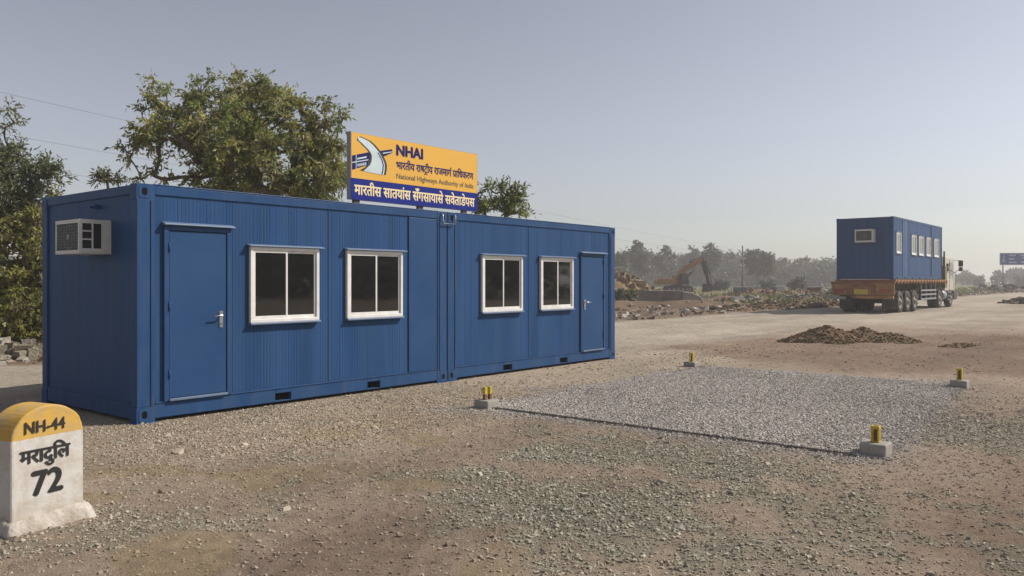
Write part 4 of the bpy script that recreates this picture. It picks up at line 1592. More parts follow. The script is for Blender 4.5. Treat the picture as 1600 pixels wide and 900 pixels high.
# ------------------------------------------------------------------ heaps of earth
def heap(name, label, cat, cx, cy, rot, rx, ry, humps, seed, pal, clod=0.05, nclod=600, res=70, rough=0.25, kind=None, flatk=1.3):
    """humps: (dx, dy, radius, height) in the heap's own axes"""
    r = np.random.RandomState(seed)
    gx_ = np.linspace(-rx, rx, res)
    gy_ = np.linspace(-ry, ry, res)
    X, Y = np.meshgrid(gx_, gy_)
    hgt = max(h[3] for h in humps)

    def zed(X, Y):
        Z = np.zeros_like(X)
        for dx, dy, rad, h in humps:
            d = np.hypot((X - dx) / rad, (Y - dy) / (rad * ry / rx * flatk))
            Z = np.maximum(Z, h * np.clip(1 - d, 0, 1) ** 0.85)
        k = sstep(0, 0.25 * hgt, Z)
        Z = Z + (fbm(X / hgt * 0.9 + seed, Y / hgt * 0.9, 4, seed) - 0.5) * hgt * rough * 2 * k
        return Z - 0.05 * hgt * (1 - sstep(0, 0.08 * hgt, Z)) - 0.02
    Z = zed(X, Y)
    c, s = math.cos(rot), math.sin(rot)
    z0 = gz(cx, cy)
    V = np.stack([X, Y, Z], -1).reshape(-1, 3)
    ii = np.arange(X.size).reshape(X.shape)
    F_ = np.stack([ii[:-1, :-1], ii[:-1, 1:], ii[1:, 1:], ii[1:, :-1]], -1).reshape(-1, 4)
    pal = np.array(pal)
    cen = V[F_].mean(1)
    t = fbm(cen[:, 0] / hgt * 0.8 + 3, cen[:, 1] / hgt * 0.8, 3, seed + 2)
    k = np.clip((t * len(pal) * 1.6 - len(pal) * 0.3).astype(int), 0, len(pal) - 1)
    C_ = pal[k] * (0.85 + 0.3 * r.rand(len(k), 1))
    if nclod:
        px_ = (r.rand(nclod) * 2 - 1) * rx
        py_ = (r.rand(nclod) * 2 - 1) * ry
        zz = zed(px_, py_)
        ok = zz > -0.03 * hgt
        px_, py_, zz = px_[ok], py_[ok], zz[ok]
        n = len(px_)
        Q = np.repeat(CUBE_V[None] * 0.5, n, 0) * (1 + (r.rand(n, 8, 3) - 0.5) * 0.9)
        sz = clod * (0.35 + 1.2 * r.rand(n) ** 3)
        Q = Q * sz[:, None, None]
        a = r.rand(n) * 6.28
        ca, sa = np.cos(a)[:, None], np.sin(a)[:, None]
        Q = np.stack([Q[..., 0] * ca - Q[..., 1] * sa, Q[..., 0] * sa + Q[..., 1] * ca, Q[..., 2]], -1)
        Q += np.stack([px_, py_, zz + sz * 0.15], -1)[:, None]
        F2 = (CUBE_F[None] + (np.arange(n) * 8)[:, None, None]).reshape(-1, 4) + len(V)
        V = np.concatenate([V, Q.reshape(-1, 3)])
        F_ = np.concatenate([F_, F2])
        C_ = np.concatenate([C_, np.repeat(pal[r.randint(0, len(pal), n)] * (0.7 + 0.6 * r.rand(n, 1)), 6, 0)])
    o = np_mesh(name, V, F_, M['mound'], tint=C_)
    o.location = (cx, cy, z0)
    o.rotation_euler = (0, 0, rot)
    return tag(o, label, cat, kind=kind)


EARTH = [(0.19, 0.122, 0.08), (0.23, 0.152, 0.10), (0.155, 0.115, 0.072), (0.135, 0.105, 0.065), (0.26, 0.178, 0.12)]
heap('dirt_pile', 'low two-humped heap of dark brown earth on scraped soil beyond the gravel pad', 'dirt pile', 8.55, 20.6, -0.04, 2.0, 0.95,
     [(-0.55, 0, 1.25, 0.42), (0.30, 0.05, 1.0, 0.38), (0.95, 0.05, 0.95, 0.24), (-1.1, 0, 0.8, 0.14)], 71, EARTH, clod=0.032, nclod=4200, rough=0.15, res=120)
heap('dirt_pile', 'small low clump of dark soil right of the two-humped heap', 'dirt pile', 10.6, 19.2, 0.1, 0.75, 0.35,
     [(0, 0, 0.6, 0.10), (0.3, 0, 0.35, 0.07)], 72, EARTH, clod=0.03, nclod=400, res=60)
heap('dirt_pile', 'tall reddish brown earth mound just past the far corner of the cabins', 'dirt pile', 7.6, 64, 0.0, 6.5, 4.5,
     [(0.4, 0, 3.4, 2.5), (1.9, 0.0, 2.6, 1.9), (-2.5, 0, 3.5, 2.5), (3.4, 0, 2.0, 0.9)], 73, [(0.30, 0.20, 0.13), (0.24, 0.17, 0.10), (0.20, 0.17, 0.08), (0.34, 0.25, 0.17)], clod=0.3, nclod=900, rough=0.14)
heap('dirt_pile', 'dark earth heap at the right edge beside the dirt road', 'dirt pile', 35.0, 54.5, 0.0, 2.6, 1.6,
     [(0.4, 0, 1.9, 0.72), (-1.0, 0, 1.3, 0.25)], 74, [(0.09, 0.08, 0.07), (0.13, 0.11, 0.09), (0.16, 0.12, 0.09)], clod=0.16, nclod=500)
heap('dirt_pile', 'long grey earth bank under the blue highway direction board', 'dirt pile', 68.5, 110, 0.0, 7.0, 3.0,
     [(-1.5, 0, 4.0, 1.0), (2.5, 0, 5.0, 1.1), (-4.6, 0, 2.0, 0.9)], 75, [(0.16, 0.14, 0.12), (0.24, 0.19, 0.14), (0.12, 0.10, 0.08), (0.36, 0.32, 0.27)], clod=0.4, nclod=500)
heap('dirt_pile', 'brown spoil heap behind the concrete slab in front of the excavator', 'dirt pile', 24.0, 75, 0.1, 6.0, 2.6,
     [(-1.2, 0, 3.5, 0.7), (2.3, 0, 3.0, 0.55)], 76, [(0.26, 0.17, 0.11), (0.20, 0.14, 0.09), (0.16, 0.12, 0.08)], clod=0.15, nclod=900, rough=0.15)
heap('dirt_pile', 'long low bank of reddish soil along the far side of the road', 'dirt pile', 15.6, 46, 0.75, 8.0, 1.3,
     [(-5.2, 0, 2.6, 0.28), (-2.0, 0.1, 2.8, 0.36), (1.5, 0, 3.0, 0.42), (5.0, 0, 2.8, 0.32)], 77, [(0.24, 0.155, 0.10), (0.18, 0.125, 0.085), (0.14, 0.11, 0.075), (0.33, 0.27, 0.20)], clod=0.09, nclod=1800, flatk=3.0, rough=0.15)
heap('dirt_pile', 'grey rubble bank with broken stones left of the truck', 'dirt pile', 26.0, 65.5, 0.35, 5.0, 1.6,
     [(-2.6, 0, 2.2, 0.45), (0.2, 0, 2.4, 0.5), (2.6, 0, 2.2, 0.45)], 78, [(0.20, 0.17, 0.145), (0.14, 0.115, 0.09), (0.30, 0.27, 0.23)], clod=0.2, nclod=1000, flatk=2.6, rough=0.15)
heap('dirt_pile', 'stony verge heap by the yellow-green bushes left of the cabins', 'dirt pile', -10.4, 16.3, TH, 4.5, 0.9,
     [(-2.4, 0, 2.0, 0.18), (0.2, 0, 2.2, 0.24), (2.5, 0, 2.0, 0.2)], 79, [(0.26, 0.23, 0.18), (0.19, 0.15, 0.11), (0.34, 0.31, 0.26)], clod=0.16, nclod=900, flatk=2.4)

# concrete pieces of the works
x_, y_ = 8.05, 50.0
t = thing('concrete_slab', 'dark weathered concrete slab lying before the excavator', 'concrete slab', (x_, y_, gz(x_, y_)), 0.12)
q = MB()
q.prism([(0, -0.1), (2.6, -0.1), (2.55, 0.62), (0.35, 0.66)], 'y', 0, 1.6)
q.build('body', M['concrete_dark'], t, bevel=0.03)
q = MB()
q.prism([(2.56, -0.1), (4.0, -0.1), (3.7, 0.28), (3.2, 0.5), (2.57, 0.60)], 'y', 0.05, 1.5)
q.build('sunlit_broken_end', M['concrete'], t, bevel=0.05)  # end built in paler concrete, its sunlit brightness put into the colour
for (px, Y, w_, d_, h_, rz, label, mm) in [
        (1150, 54.0, 1.7, 1.1, 0.75, 0.2, 'large dark boulder beside the road left of the green verge', 'concrete_dark'),
        (1137, 57.0, 1.2, 0.9, 0.55, 0.5, 'smaller brown boulder left of the large dark boulder', 'rust'),
        (1172, 60.0, 1.6, 0.9, 0.6, -0.3, 'flat slab-like boulder behind the large dark boulder', 'concrete_dark')]:
    bm = bmesh.new()
    bmesh.ops.create_icosphere(bm, subdivisions=3, radius=0.5)
    for v in bm.verts:
        c = v.co
        k = 0.75 + 0.6 * (float(fbm(c.x * 3 + px, c.y * 3 + c.z * 2, 3, 80)) - 0.2)
        v.co = Vector((c.x * w_ * k, c.y * d_ * k, c.z * h_ * 1.3 * k))
    me = bpy.data.meshes.new('boulder')
    bm.to_mesh(me)
    bm.free()
    me.materials.append(M[mm])
    o = bpy.data.objects.new('boulder', me)
    COL.objects.link(o)
    X = (px - 800) / 1269 * Y
    o.location = (X, Y, gz(X, Y) + h_ * 0.25)
    o.rotation_euler = (0, 0, rz)
    tag(o, label, 'boulder')

M['panel_slate'] = pmat('slate_blue_panel', (0.07, 0.085, 0.11), rough=0.8, var=0.3, scale=1.2, dirt=(0.17, 0.16, 0.15), dirt_amt=0.6, dscale=0.8)
t = thing('barrier_wall', 'long low slate-grey barrier with a pale end block near the utility pole', 'barrier', (25.9, 95, gz(27, 95)), 0.0)
q = MB()
for k in range(4):
    q.prism([(-0.25, -0.1), (0.25, -0.1), (0.12, 0.75), (-0.12, 0.75)], 'x', k * 1.25, k * 1.25 + 1.22)
q.build('barrier_panel', M['panel_slate'], t, bevel=0.02)
q = MB()
q.box(5.02, 5.9, -0.3, 0.3, 0.78, 0.95)
for k in range(4):
    q.box(5.04 + k * 0.24, 5.14 + k * 0.24, -0.28, 0.28, -0.1, 0.779)
q.build('end_block', M['ac_white'], t, bevel=0.01)
for k in range(3):
    q = MB()
    q.beam((1.8 + k * 0.7, -0.45, 0.0), (1.5 + k * 0.7, -0.3, 0.7), 0.05, 0.05)
    q.build('prop', M['ac_white'], t)

t = thing('site_hut', 'small brown block hut with a white post in the field left of the truck', 'hut', (28.0, 76, gz(28, 76)), 0.1)
q = MB()
q.box(0, 0.95, 0, 0.9, -0.1, 0.72)
q.build('wall', M['rust'], t, bevel=0.02)
q = MB()
q.box(-0.12, 1.1, -0.12, 1.0, 0.722, 0.86)
q.build('roof', M['concrete'], t, bevel=0.02)
q = MB()
q.box(1.0, 1.12, -0.1, 0.02, -0.1, 1.15)
q.build('post', M['white'], t)
t = thing('concrete_block', 'grey concrete block between the brown hut and the truck', 'block', (29.6, 75, gz(29.6, 75)), 0.0)
q = MB()
q.prism([(0, -0.1), (1.7, -0.1), (1.55, 0.55), (0.15, 0.6)], 'y', 0, 1.2)
q.build('body', M['concrete_dark'], t, bevel=0.04)
t = thing('site_hut', 'pale open shelter peeping over the tall earth mound', 'hut', (9.55, 75, 0.0), 0.0)
q = MB()
q.box(-1.2, 1.0, -0.1, 1.8, 2.72, 2.86)
q.build('roof', M['cab_white'], t)
for xx, yy in ((-0.95, 0), (0.05, 0), (0.72, 0), (-0.95, 1.5), (0.72, 1.5)):
    q = MB()
    q.box(xx, xx + 0.13, yy, yy + 0.13, -0.2, 2.719)
    q.build('post', M['cab_white'], t)
q = MB()
q.box(-0.9, 0.75, 0.16, 1.5, -0.2, 2.1)
q.build('wall', M['cab_white'], t)

# utility pole and its wires
PX, PY = 29.1, 102.5
pz = gz(PX, PY)
t = thing('utility_pole', 'slim utility pole with crossarms in the field beyond the excavator', 'utility pole', (PX, PY, pz), 0.55)
q = MB()
q.tube([(0, 0, -0.3), (0, 0, 6.0 - pz)], [0.13, 0.085], 10)
q.build('pole', M['concrete_dark'], t)
for z_, l_ in ((5.2, 1.1), (4.3, 0.9), (3.4, 0.7)):
    q = MB()
    q.box(-l_ / 2, l_ / 2, -0.12, -0.03, z_ - pz, z_ - pz + 0.09)
    ca_ = q.build('crossarm', M['galv'], t)
    for s_ in (-1, 1):
        q = MB()
        q.lathe([(0, 0), (0.05, 0), (0.06, 0.06), (0.03, 0.08), (0.05, 0.12), (0, 0.14)], (s_ * (l_ / 2 - .06), -0.075, z_ - pz + 0.09), 'z', 8)
        q.build('insulator', M['ac_white'], ca_)
for k, (sx, sz, py_, dz) in enumerate([(-22.0, 8.95, 27.0, 5.3), (-22.6, 7.45, 27.0, 4.4), (-23.1, 6.35, 27.0, 3.5)]):
    p0 = Vector((sx, py_, sz))
    p1 = Vector((PX + (-0.35, 0.3, -0.25)[k], PY - 0.12, dz + 0.12))
    pts = []
    for i in range(33):
        f_ = i / 32
        p = p0.lerp(p1, f_)
        p.z -= 4 * f_ * (1 - f_) * 0.35
        pts.append(p)
    q = MB()
    q.tube(pts, 0.0055, 5, cap=False)
    o = q.build('power_line', M['wire'])
    tag(o, ('highest of the three thin wires crossing the sky left of the big tree', 'middle of the three thin wires crossing the sky left of the big tree',
            'lowest of the three thin wires crossing the sky left of the big tree')[k], 'wire', 'overhead wires running to the utility pole')

# blue highway board
HX, HY = 66.5, 110.0
t = thing('highway_sign', 'blue highway direction board on posts at the far right', 'sign', (HX, HY, gz(HX, HY)), 0.0)
q = MB()
q.box(-0.45, 7.4, -0.06, 0.0, 3.62, 5.25)
q.build('board', M['board_blue'], t, bevel=0.01)
for xx in (0.05, 6.6):
    q = MB()
    q.tube([(xx, 0.09, -0.3), (xx, 0.09, 5.0)], 0.085, 10)
    q.build('post', M['galv'], t)
q = MB()
q.box(-0.40, 7.35, -0.0635, -0.0605, 5.17, 5.21)
q.box(-0.40, 7.35, -0.0635, -0.0605, 3.66, 3.70)
q.box(-0.40, -0.36, -0.0635, -0.0605, 3.701, 5.169)
q.prism([(0.02, 3.95), (0.12, 3.95), (0.10, 4.75), (0.18, 4.75), (0.07, 5.05), (-0.04, 4.75), (0.04, 4.75)], 'y', -0.066, -0.0605)
q.prism([(-0.26, 3.92), (-0.18, 3.92), (0.02, 4.32), (0.02, 4.45)], 'y', -0.065, -0.0605)
q.prism([(0.40, 3.92), (0.32, 3.92), (0.11, 4.32), (0.11, 4.45)], 'y', -0.065, -0.0605)
for (xa, xb, zc) in ((0.75, 1.8, 4.92), (0.75, 1.7, 4.45), (0.75, 1.95, 3.98), (2.35, 3.0, 4.92), (2.5, 3.0, 4.60), (2.4, 3.0, 4.0), (3.6, 5.0, 4.9), (3.6, 4.8, 4.45), (3.6, 5.1, 4.0)):
    n_ = int((xb - xa) / 0.16)
    for k in range(n_):
        h_ = 0.07 + 0.03 * ((k * 7) % 3)
        q.box(xa + k * 0.16, xa + k * 0.16 + 0.11, -0.0645, -0.0605, zc - h_, zc + h_)
q.build('white_marking', M['board_white'], t)


# ------------------------------------------------------------------ trees
def leaves(P, D, ln, wd, r):
    """rhombic leaves: bases P, directions D, lengths ln"""
    n = len(P)
    D = D / np.linalg.norm(D, axis=1, keepdims=True)
    rnd = r.randn(n, 3)
    Sd = np.cross(D, rnd)
    Sd /= np.linalg.norm(Sd, axis=1, keepdims=True) + 1e-9
    Nn = np.cross(Sd, D)
    mid = P + D * (ln * 0.45)[:, None] + Nn * (ln * 0.08)[:, None]
    tip = P + D * ln[:, None] - np.array([0, 0, 1]) * (ln * 0.12)[:, None]
    w = (ln * wd)[:, None]
    return np.stack([P, mid - Sd * w, tip, mid + Sd * w], 1).reshape(-1, 3)


def leafy(name, label, cat, base, fork, blobs, ncl, tw, lpt, leaf, lw, twl, trunk_r, pal, seed, group=None, droop=0.15, shell=0.5, tube_seg=6, outreach=(), stems=1, crown_name='crown', compound=False):
    """tree grown out of clusters: blobs are (x, y, z, r) from the base; each cluster point is joined to the nearest wood, then carries twigs of leaves"""
    r = np.random.RandomState(seed)
    root = thing(name, label, cat, base, 0.0, group)
    B = np.array(blobs, float)
    vol = B[:, 3] ** 2.2
    pts = []
    tries = 0
    dmin = (vol.sum() / ncl) ** (1 / 2.2) * 0.45
    while len(pts) < ncl and tries < ncl * 30:
        tries += 1
        b = B[r.choice(len(B), p=vol / vol.sum())]
        d = r.randn(3)
        d /= np.linalg.norm(d)
        p = b[:3] + d * b[3] * r.rand() ** shell * np.array([1, 1, 0.9])
        if p[2] < 0.1:
            continue
        if pts and np.min(np.linalg.norm(np.array(pts) - p, axis=1)) < dmin:
            continue
        pts.append(p)
    pts = np.array(list(pts) + [np.array(o, float) for o in outreach])
    # wood
    nodes = [np.zeros(3)]
    par = [-1]
    ntr = 6
    for i in range(1, ntr + 1):
        f_ = i / ntr
        nodes.append(np.array([fork[0] * f_ + (r.rand() - .5) * .12 * f_, fork[1] * f_ + (r.rand() - .5) * .12 * f_, fork[2] * f_]))
        par.append(i - 1)
    fk = np.array(fork)
    order = np.argsort(np.linalg.norm(pts - fk, axis=1))
    ends = []
    for i in order:
        p = pts[i]
        Na = np.array(nodes)
        dd = np.linalg.norm(Na - p, axis=1) + 0.25 * np.linalg.norm(Na - fk, axis=1) * (np.arange(len(Na)) > ntr) * 0.5
        dd[:max(ntr - 2, 1)] += 50
        # prefer wood that lies nearer the fork than the point itself
        far = np.linalg.norm(Na - fk, axis=1) > np.linalg.norm(p - fk) + 0.02
        dd[far] += 5
        j = int(np.argmin(dd))
        st = Na[j]
        L_ = np.linalg.norm(p - st)
        k = max(2, int(L_ / (dmin * 0.8)) + 1)
        prev = j
        bow = r.randn(3) * L_ * 0.07
        for m in range(1, k + 1):
            f_ = m / k
            q_ = st + (p - st) * f_ + bow * math.sin(math.pi * f_) + np.array([0, 0, -L_ * 0.06 * math.sin(math.pi * f_)])
            nodes.append(q_)
            par.append(prev)
            prev = len(nodes) - 1
        ends.append(prev)
    nn_ = len(nodes)
    rad2 = np.zeros(nn_)
    ch = [0] * nn_
    for i in range(nn_ - 1, 0, -1):
        if rad2[i] == 0:
            rad2[i] = 1.0
        rad2[par[i]] += rad2[i]
    rad = trunk_r * (rad2 / rad2[0]) ** 0.47
    rad = np.maximum(rad, trunk_r * 0.02)
    q = MB()
    for i in range(1, nn_):
        a_, b_ = nodes[par[i]], nodes[i]
        if np.linalg.norm(a_ - b_) < 1e-4:
            continue
        q.tube([a_, b_], [min(rad[par[i]], rad[i] * 1.25), rad[i]], tube_seg if rad[i] > trunk_r * .12 else 4, cap=False)
    q.build('trunk', M['bark'], root)
    # leaves
    cl = pts[order]
    n = len(cl)
    tone = 0.75 + 0.5 * r.rand(n)
    hue = r.rand(n)
    T = n * tw
    c_i = np.repeat(np.arange(n), tw)
    out = cl - (fk + np.array([0, 0, -0.2]))
    out /= np.linalg.norm(out, axis=1, keepdims=True) + 1e-6
    td = r.randn(T, 3)
    td /= np.linalg.norm(td, axis=1, keepdims=True)
    td = td + out[c_i] * 0.55 + np.array([0, 0, 0.25])
    td /= np.linalg.norm(td, axis=1, keepdims=True)
    tl = twl * (0.5 + 0.8 * r.rand(T))
    Lq = T * lpt
    t_i = np.repeat(np.arange(T), lpt)
    f_ = np.tile((np.arange(lpt) + 0.6) / lpt, T)
    P = cl[c_i][t_i] + td[t_i] * (tl[t_i] * f_)[:, None] - np.array([0, 0, 1]) * (tl[t_i] * f_ ** 2 * droop * 2)[:, None]
    ld = r.randn(Lq, 3)
    ld /= np.linalg.norm(ld, axis=1, keepdims=True)
    ld = ld + td[t_i] * 0.8 - np.array([0, 0, 1]) * droop * 2.5
    V = leaves(P, ld, leaf * (0.6 + 0.8 * r.rand(Lq)), lw, r)
    F_ = np.arange(len(V)).reshape(-1, 4)
    pal = np.array(pal)
    k = np.clip((hue[c_i][t_i] + (r.rand(Lq) - .5) * .7) * len(pal), 0, len(pal) - 1).astype(int)
    Cc = pal[k] * (tone[c_i][t_i] * (0.75 + 0.5 * r.rand(Lq)))[:, None]
    np_mesh(crown_name, V, F_, M['leaf'], parent=root, tint=Cc)
    return root


TREE_PAL = [(0.15, 0.20, 0.06), (0.22, 0.27, 0.07), (0.34, 0.34, 0.085), (0.33, 0.275, 0.13), (0.44, 0.40, 0.14), (0.19, 0.23, 0.10)]
BUSH_PAL = [(0.16, 0.175, 0.055), (0.26, 0.265, 0.07), (0.38, 0.355, 0.10), (0.11, 0.12, 0.045), (0.22, 0.18, 0.08), (0.42, 0.39, 0.18)]
DARK_PAL = [(0.14, 0.165, 0.085), (0.19, 0.215, 0.105), (0.25, 0.25, 0.135), (0.11, 0.125, 0.065)]


def px3(px, py, Y, bx, by):
    """design helper: where a crown lump of the photograph sits, as offset from a base on the ground at distance Y"""
    return ((px - 800) / 1269 * Y - bx, 1.535 - (py - 439) / 1269 * Y)


def blobs_at(base, lst, Y):
    s = Y / 1269
    r = random.Random(len(lst))
    out = []
    for (px, py, rp, dy) in lst:
        dx, z = px3(px, py, Y, base[0], base[1])
        out.append((dx, dy, z, rp * s))
    return out


# the big tree behind the cabins
bx, by = -7.1, 21.0
BT = [(345, 205, 62, 0.3), (425, 205, 62, -0.3), (285, 200, 48, 0.2), (478, 232, 44, 0.3), (392, 160, 34, 0.0), (258, 215, 34, -0.5), (325, 262, 52, 0.4), (415, 270, 56, -0.6), (500, 190, 22, 0.0),
      (232, 212, 24, 0.3), (305, 155, 26, 0.2), (462, 175, 26, -0.3), (500, 268, 36, 0.5), (350, 145, 24, 0.5), (432, 150, 22, -0.6), (515, 240, 20, 0), (370, 230, 55, 1.3), (380, 225, 55, -1.3), (470, 285, 40, 0.2), (250, 165, 20, 0.1), (505, 292, 36, -0.4), (525, 268, 26, 0.2), (440, 292, 40, 0.6), (360, 292, 34, -0.3)]
outr = [(196, 236, 0), (206, 232, .3), (212, 205, 0), (198, 250, .2), (238, 133, 0), (252, 140, .2), (222, 178, 0), (268, 152, -.3), (358, 128, .2), (378, 122, -.2), (312, 132, 0.1), (332, 132, -.2), (408, 148, 0), (450, 145, .2), (512, 163, 0), (530, 176, .2), (528, 205, -.2), (536, 188, 0), (245, 258, 0.1), (238, 275, -.1), (262, 282, .1), (220, 283, 0), (535, 232, 0), (530, 290, .2)]
outr = [(px3(p[0], p[1], 21.0, bx, by)[0], p[2], px3(p[0], p[1], 21.0, bx, by)[1]) for p in outr]
leafy('broadleaf_tree', 'big spreading green and yellow tree behind the cabin roof left of the sign', 'tree', (bx, by, gz(bx, by)), (0.25, 0, 2.6), blobs_at((bx, by), BT, 21.0),
      520, 8, 9, 0.125, 0.19, 0.36, 0.20, TREE_PAL, 101, outreach=outr, droop=0.16, shell=0.42)

# small tree right of the sign
bx, by = -0.45, 20.5
lst = [(775, 318, 12, 0), (800, 318, 11, 0.1), (757, 328, 9, -0.1), (785, 300, 8, 0.1), (790, 335, 12, 0)]
outr = [(765, 294, 0), (783, 293, .1), (808, 296, 0), (814, 309, .1), (750, 312, 0), (752, 325, .1), (808, 333, -.1), (818, 337, 0), (796, 305, .1)]
outr = [(px3(p[0], p[1], 20.5, bx, by)[0], p[2], px3(p[0], p[1], 20.5, bx, by)[1]) for p in outr]
leafy('young_tree', 'small feathery young tree showing over the roof right of the yellow sign', 'tree', (bx, by, gz(bx, by)), (0.05, 0, 2.3), blobs_at((bx, by), lst, 20.5),
      20, 9, 9, 0.13, 0.14, 0.30, 0.06, DARK_PAL + TREE_PAL[:3], 102, outreach=outr, droop=0.02, shell=0.6)
# sprig over the end wall
bx, by = -9.3, 18.6
lst = [(165, 297, 7, 0), (178, 299, 6, 0.1), (154, 301, 6, 0)]
leafy('young_tree', 'thin pale sprig showing just above the roof over the air conditioner', 'tree', (bx, by, gz(bx, by)), (0, 0, 2.2), blobs_at((bx, by), lst, 18.6),
      12, 6, 7, 0.11, 0.14, 0.22, 0.03, [(0.14, 0.15, 0.06), (0.18, 0.17, 0.08)], 103, droop=0.05)
# dark tree at the left edge
bx, by = -12.4, 18.5
lst = [(5, 235, 30, 0), (30, 262, 28, 0.2), (0, 285, 40, -0.2), (-40, 250, 60, 0), (62, 262, 16, 0.2), (12, 205, 14, 0), (35, 300, 26, 0.2), (-60, 190, 50, 0.2), (-10, 320, 40, 0.3), (76, 258, 8, 0), (45, 330, 18, 0)]
outr = [(12, 165, 0), (18, 180, .1), (8, 190, 0), (85, 252, 0), (88, 262, .1), (70, 245, 0), (25, 222, .1), (60, 285, 0)]
outr = [(px3(p[0], p[1], 18.5, bx, by)[0], p[2], px3(p[0], p[1], 18.5, bx, by)[1]) for p in outr]
leafy('broadleaf_tree', 'dark feathery tree at the left edge above the bushes', 'tree', (bx, by, gz(bx, by)), (0.2, 0, 2.2), blobs_at((bx, by), lst, 18.5),
      165, 7, 9, 0.13, 0.14, 0.36, 0.13, DARK_PAL, 104, outreach=outr, droop=0.10, shell=0.55)
# bushes below it
for i, (px, Y, blob, lab) in enumerate([
        (38, 17.6, [(35, 385, 34, 0), (50, 430, 34, 0.1), (20, 440, 36, 0), (45, 490, 34, -.1), (15, 500, 36, 0), (60, 350, 18, 0), (30, 530, 28, -.2), (62, 520, 28, -.1)], 'yellow-green bush between the cabin end and the left edge'),
        (-25, 18.2, [(-20, 370, 45, 0), (-45, 430, 50, 0.1), (-5, 460, 40, 0), (-50, 500, 50, 0), (-15, 520, 40, -.2)], 'dense olive bush at the very left edge under the dark tree'),
        (95, 19.4, [(85, 360, 34, 0), (110, 410, 40, 0), (75, 440, 36, 0), (95, 490, 40, 0), (80, 330, 16, 0), (130, 460, 36, 0)], 'bush half hidden behind the back of the cabin end'),
        (-130, 17.4, [(-130, 400, 60, 0), (-170, 450, 55, 0.1), (-100, 470, 50, 0), (-150, 510, 60, 0)], 'round olive bush left of the dark tree'),
        (-270, 17.0, [(-270, 420, 60, 0), (-300, 470, 55, 0.1), (-240, 480, 55, 0), (-280, 520, 60, 0)], 'low spreading bush farthest left along the verge')]):
    bx, by = (px - 800) / 1269 * Y, Y
    leafy('bush', lab, 'bush', (bx, by, gz(bx, by)), (0, 0, 0.5), [(b[0], b[1] * 3, max(b[2], 0.15), b[3]) for b in blobs_at((bx, by), blob, Y)],
          210, 8, 9, 0.095, 0.24, 0.24, 0.06, BUSH_PAL, 110 + i, droop=0.08, shell=0.4, crown_name='foliage')
# bush at the foot of the earth mound
bx, by = (975 - 800) / 1269 * 56, 56.0
leafy('bush', 'dark green bush at the foot of the tall earth mound', 'bush', (bx, by, gz(bx, by)), (0, 0, 0.2), [(-0.2, 0, 0.4, 0.55), (0.5, 0, 0.35, 0.45), (-0.8, 0, 0.35, 0.5)],
      60, 6, 7, 0.16, 0.25, 0.25, 0.04, DARK_PAL + [(0.10, 0.12, 0.04)], 120, crown_name='foliage')

# far trees beyond the works, one by one where the photograph lets one tell them apart
FAR = [(0.08, 0.092, 0.062), (0.10, 0.11, 0.075), (0.125, 0.128, 0.09)]


def far_tree(px, Y, top, bot, wpx, label, seed, ncl=60, spread=1.0, name='distant_tree', leaf=0.55, tw=7, lpt=8):
    s = Y / 1269
    bx, by = (px - 800) * s, Y
    r = random.Random(seed)
    h = (bot - top) * s
    w_ = wpx * s / 2
    bl = []
    for k in range(9):
        a = r.random() * 6.28
        rr = r.random() ** 0.6 * 0.65
        zz = h * (0.42 + 0.42 * r.random())
        bl.append((math.cos(a) * rr * w_, math.sin(a) * rr * w_, zz, w_ * (0.28 + 0.22 * r.random())))
    bl.append((0, 0, h * 0.85, w_ * 0.4))
    bl.append((0, 0, h * 0.55, w_ * 0.55))
    bl = [(b[0], b[1], min(b[2], h - b[3] * 0.9), b[3]) for b in bl]
    return leafy(name, label, 'tree', (bx, by, gz(bx, by) - 0.1), (0, 0, h * 0.3), bl, ncl, tw, lpt, leaf, 0.30, leaf * 1.8, max(h * 0.025, 0.08), FAR, seed, droop=0.1, tube_seg=5)


G3 = 'hazy trees beyond the works'
spec = [
    (968, 125, 385, 452, 24, 'bare-looking thin tree just past the far corner of the cabins', 16),
    (1000, 135, 377, 452, 46, 'first full hazy tree right of the cabins, above the earth mound', 60),
    (1040, 150, 384, 450, 50, 'hazy tree directly behind the excavator body', 60),
    (1082, 165, 385, 448, 44, 'hazy tree behind the bend of the excavator boom', 50),
    (1108, 140, 381, 450, 34, 'tall thin hazy tree standing over the excavator bucket', 40),
    (1136, 170, 395, 448, 46, 'rounded hazy tree just left of the utility pole', 50),
    (1184, 130, 390, 450, 52, 'large open-crowned hazy tree just right of the utility pole', 70),
    (1228, 175, 404, 447, 34, 'left of the three hazy tree crowns midway between pole and truck', 40),
    (1253, 180, 402, 447, 36, 'middle of the three hazy tree crowns midway between pole and truck', 40),
    (1282, 180, 406, 447, 40, 'right of the three hazy tree crowns midway between pole and truck', 40),
    (1306, 185, 412, 447, 36, 'hazy tree half hidden by the rear of the trailer load', 40),
    (1508, 260, 423, 444, 34, 'pale far tree just ahead of the truck cab', 36),
    (1592, 230, 420, 446, 40, 'round far tree under the blue highway board', 44),
]
for i, (px, Y, top, bot, wp, lab, n_) in enumerate(spec):
    far_tree(px, Y * 1.3, top, bot, wp, lab, 200 + i, ncl=n_, leaf=0.7)
# low far shrubs in the green field
for i, (px, Y, top, bot, wp, lab) in enumerate([
        (1240, 120, 437, 453, 16, 'left of two dark field bushes beyond the pale end block'),
        (1250, 118, 432, 453, 18, 'right of two dark field bushes beyond the pale end block'),
        (1126, 120, 440, 456, 26, 'low field bush behind the excavator bucket'),
        (1202, 125, 438, 453, 30, 'low field bush just right of the utility pole foot')]):
    far_tree(px, Y, top, bot, wp, lab, 240 + i, ncl=18, name='field_bush', leaf=0.35)

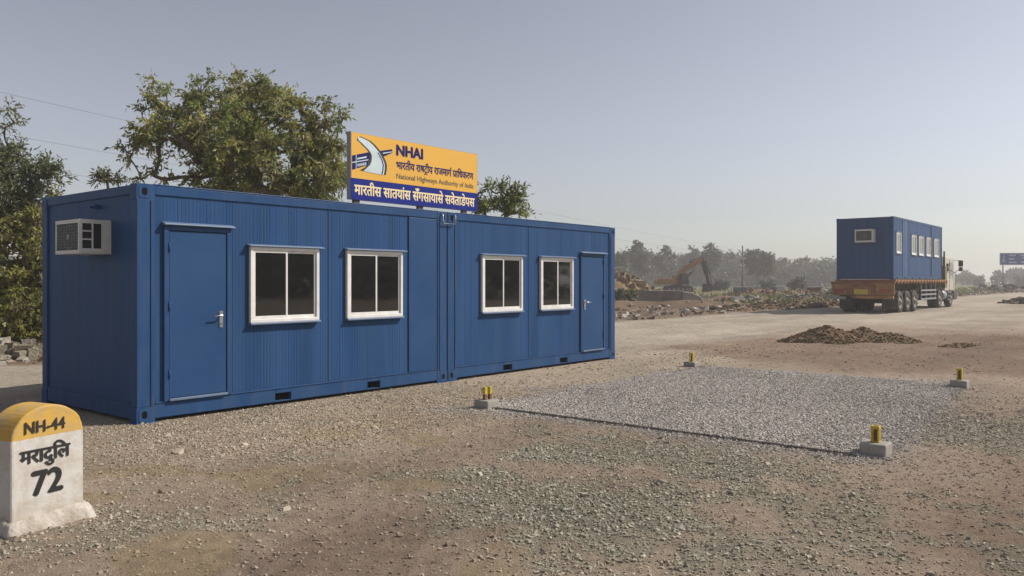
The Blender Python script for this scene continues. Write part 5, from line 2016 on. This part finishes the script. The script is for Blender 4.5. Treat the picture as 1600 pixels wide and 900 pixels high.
# the wood behind, one hazy mass
r_ = np.random.RandomState(300)
n = 560
px = np.where(r_.rand(n) < 0.48, r_.uniform(900, 1330, n), np.where(r_.rand(n) < 0.45, r_.uniform(-700, 900, n), r_.uniform(700, 1900, n)))
Yw = np.where(px < 1330, r_.uniform(215, 340, n), r_.uniform(210, 330, n))
hh = np.where(px < 1170, r_.uniform(7.6, 10.8, n), np.where(px < 1330, r_.uniform(6.0, 8.6, n), r_.uniform(3.2, 5.2, n))) * Yw / 230
hh = np.where(px > 1500, hh * 0.8, hh)
Vl, Cl = [], []
for i in range(n):
    X = (px[i] - 800) / 1269 * Yw[i]
    if i >= n - 70:   # unseen trees added right of the view so the window panes reflect darker
        Yw[i] = r_.uniform(-38, 30)
        X = r_.uniform(58, 84)
        hh[i] = r_.uniform(6, 9)
    m = 420
    w_ = hh[i] * r_.uniform(0.35, 0.6)
    lump = r_.randn(7, 3) * np.array([0.45, 0.45, 0.22]) * w_
    c = lump[r_.randint(0, 7, m)]
    d = r_.randn(m, 3)
    d /= np.linalg.norm(d, axis=1, keepdims=True)
    P = np.array([X, Yw[i], hh[i] * 0.58]) + c + d * (w_ * 0.5 * r_.rand(m) ** 0.5)[:, None] * np.array([1, 1, 0.8])
    P[:, 2] = np.clip(P[:, 2], 0.1, None)
    low = r_.rand(m) < 0.25
    P[low, 2] *= r_.rand(low.sum())
    Vl.append(leaves(P, r_.randn(m, 3), r_.uniform(0.5, 1.1, m), 0.38, r_))
    Cl.append(np.array(FAR)[r_.randint(0, 3, m)] * (0.7 + 0.6 * r_.rand(m, 1)))
V = np.concatenate(Vl)
tag(np_mesh('distant_wood', V, np.arange(len(V)).reshape(-1, 4), M['leaf'], tint=np.concatenate(Cl)), kind='stuff')

# ------------------------------------------------------------------ haze
hm, nt, p = new_mat('haze')
nt.nodes.remove(p)
pv = nt.nodes.new("ShaderNodeVolumePrincipled")
pv.inputs["Color"].default_value = (0.93, 0.92, 0.93, 1)
pv.inputs["Density"].default_value = 0.0013
pv.inputs["Anisotropy"].default_value = 0.2
nt.links.new(pv.outputs[0], nt.nodes["Material Output"].inputs["Volume"])
q = MB()
q.box(-1260, 1260, -120, 1260, -4.0, 13.0)
hz = q.build('haze', hm)
tag(hz, kind='stuff')
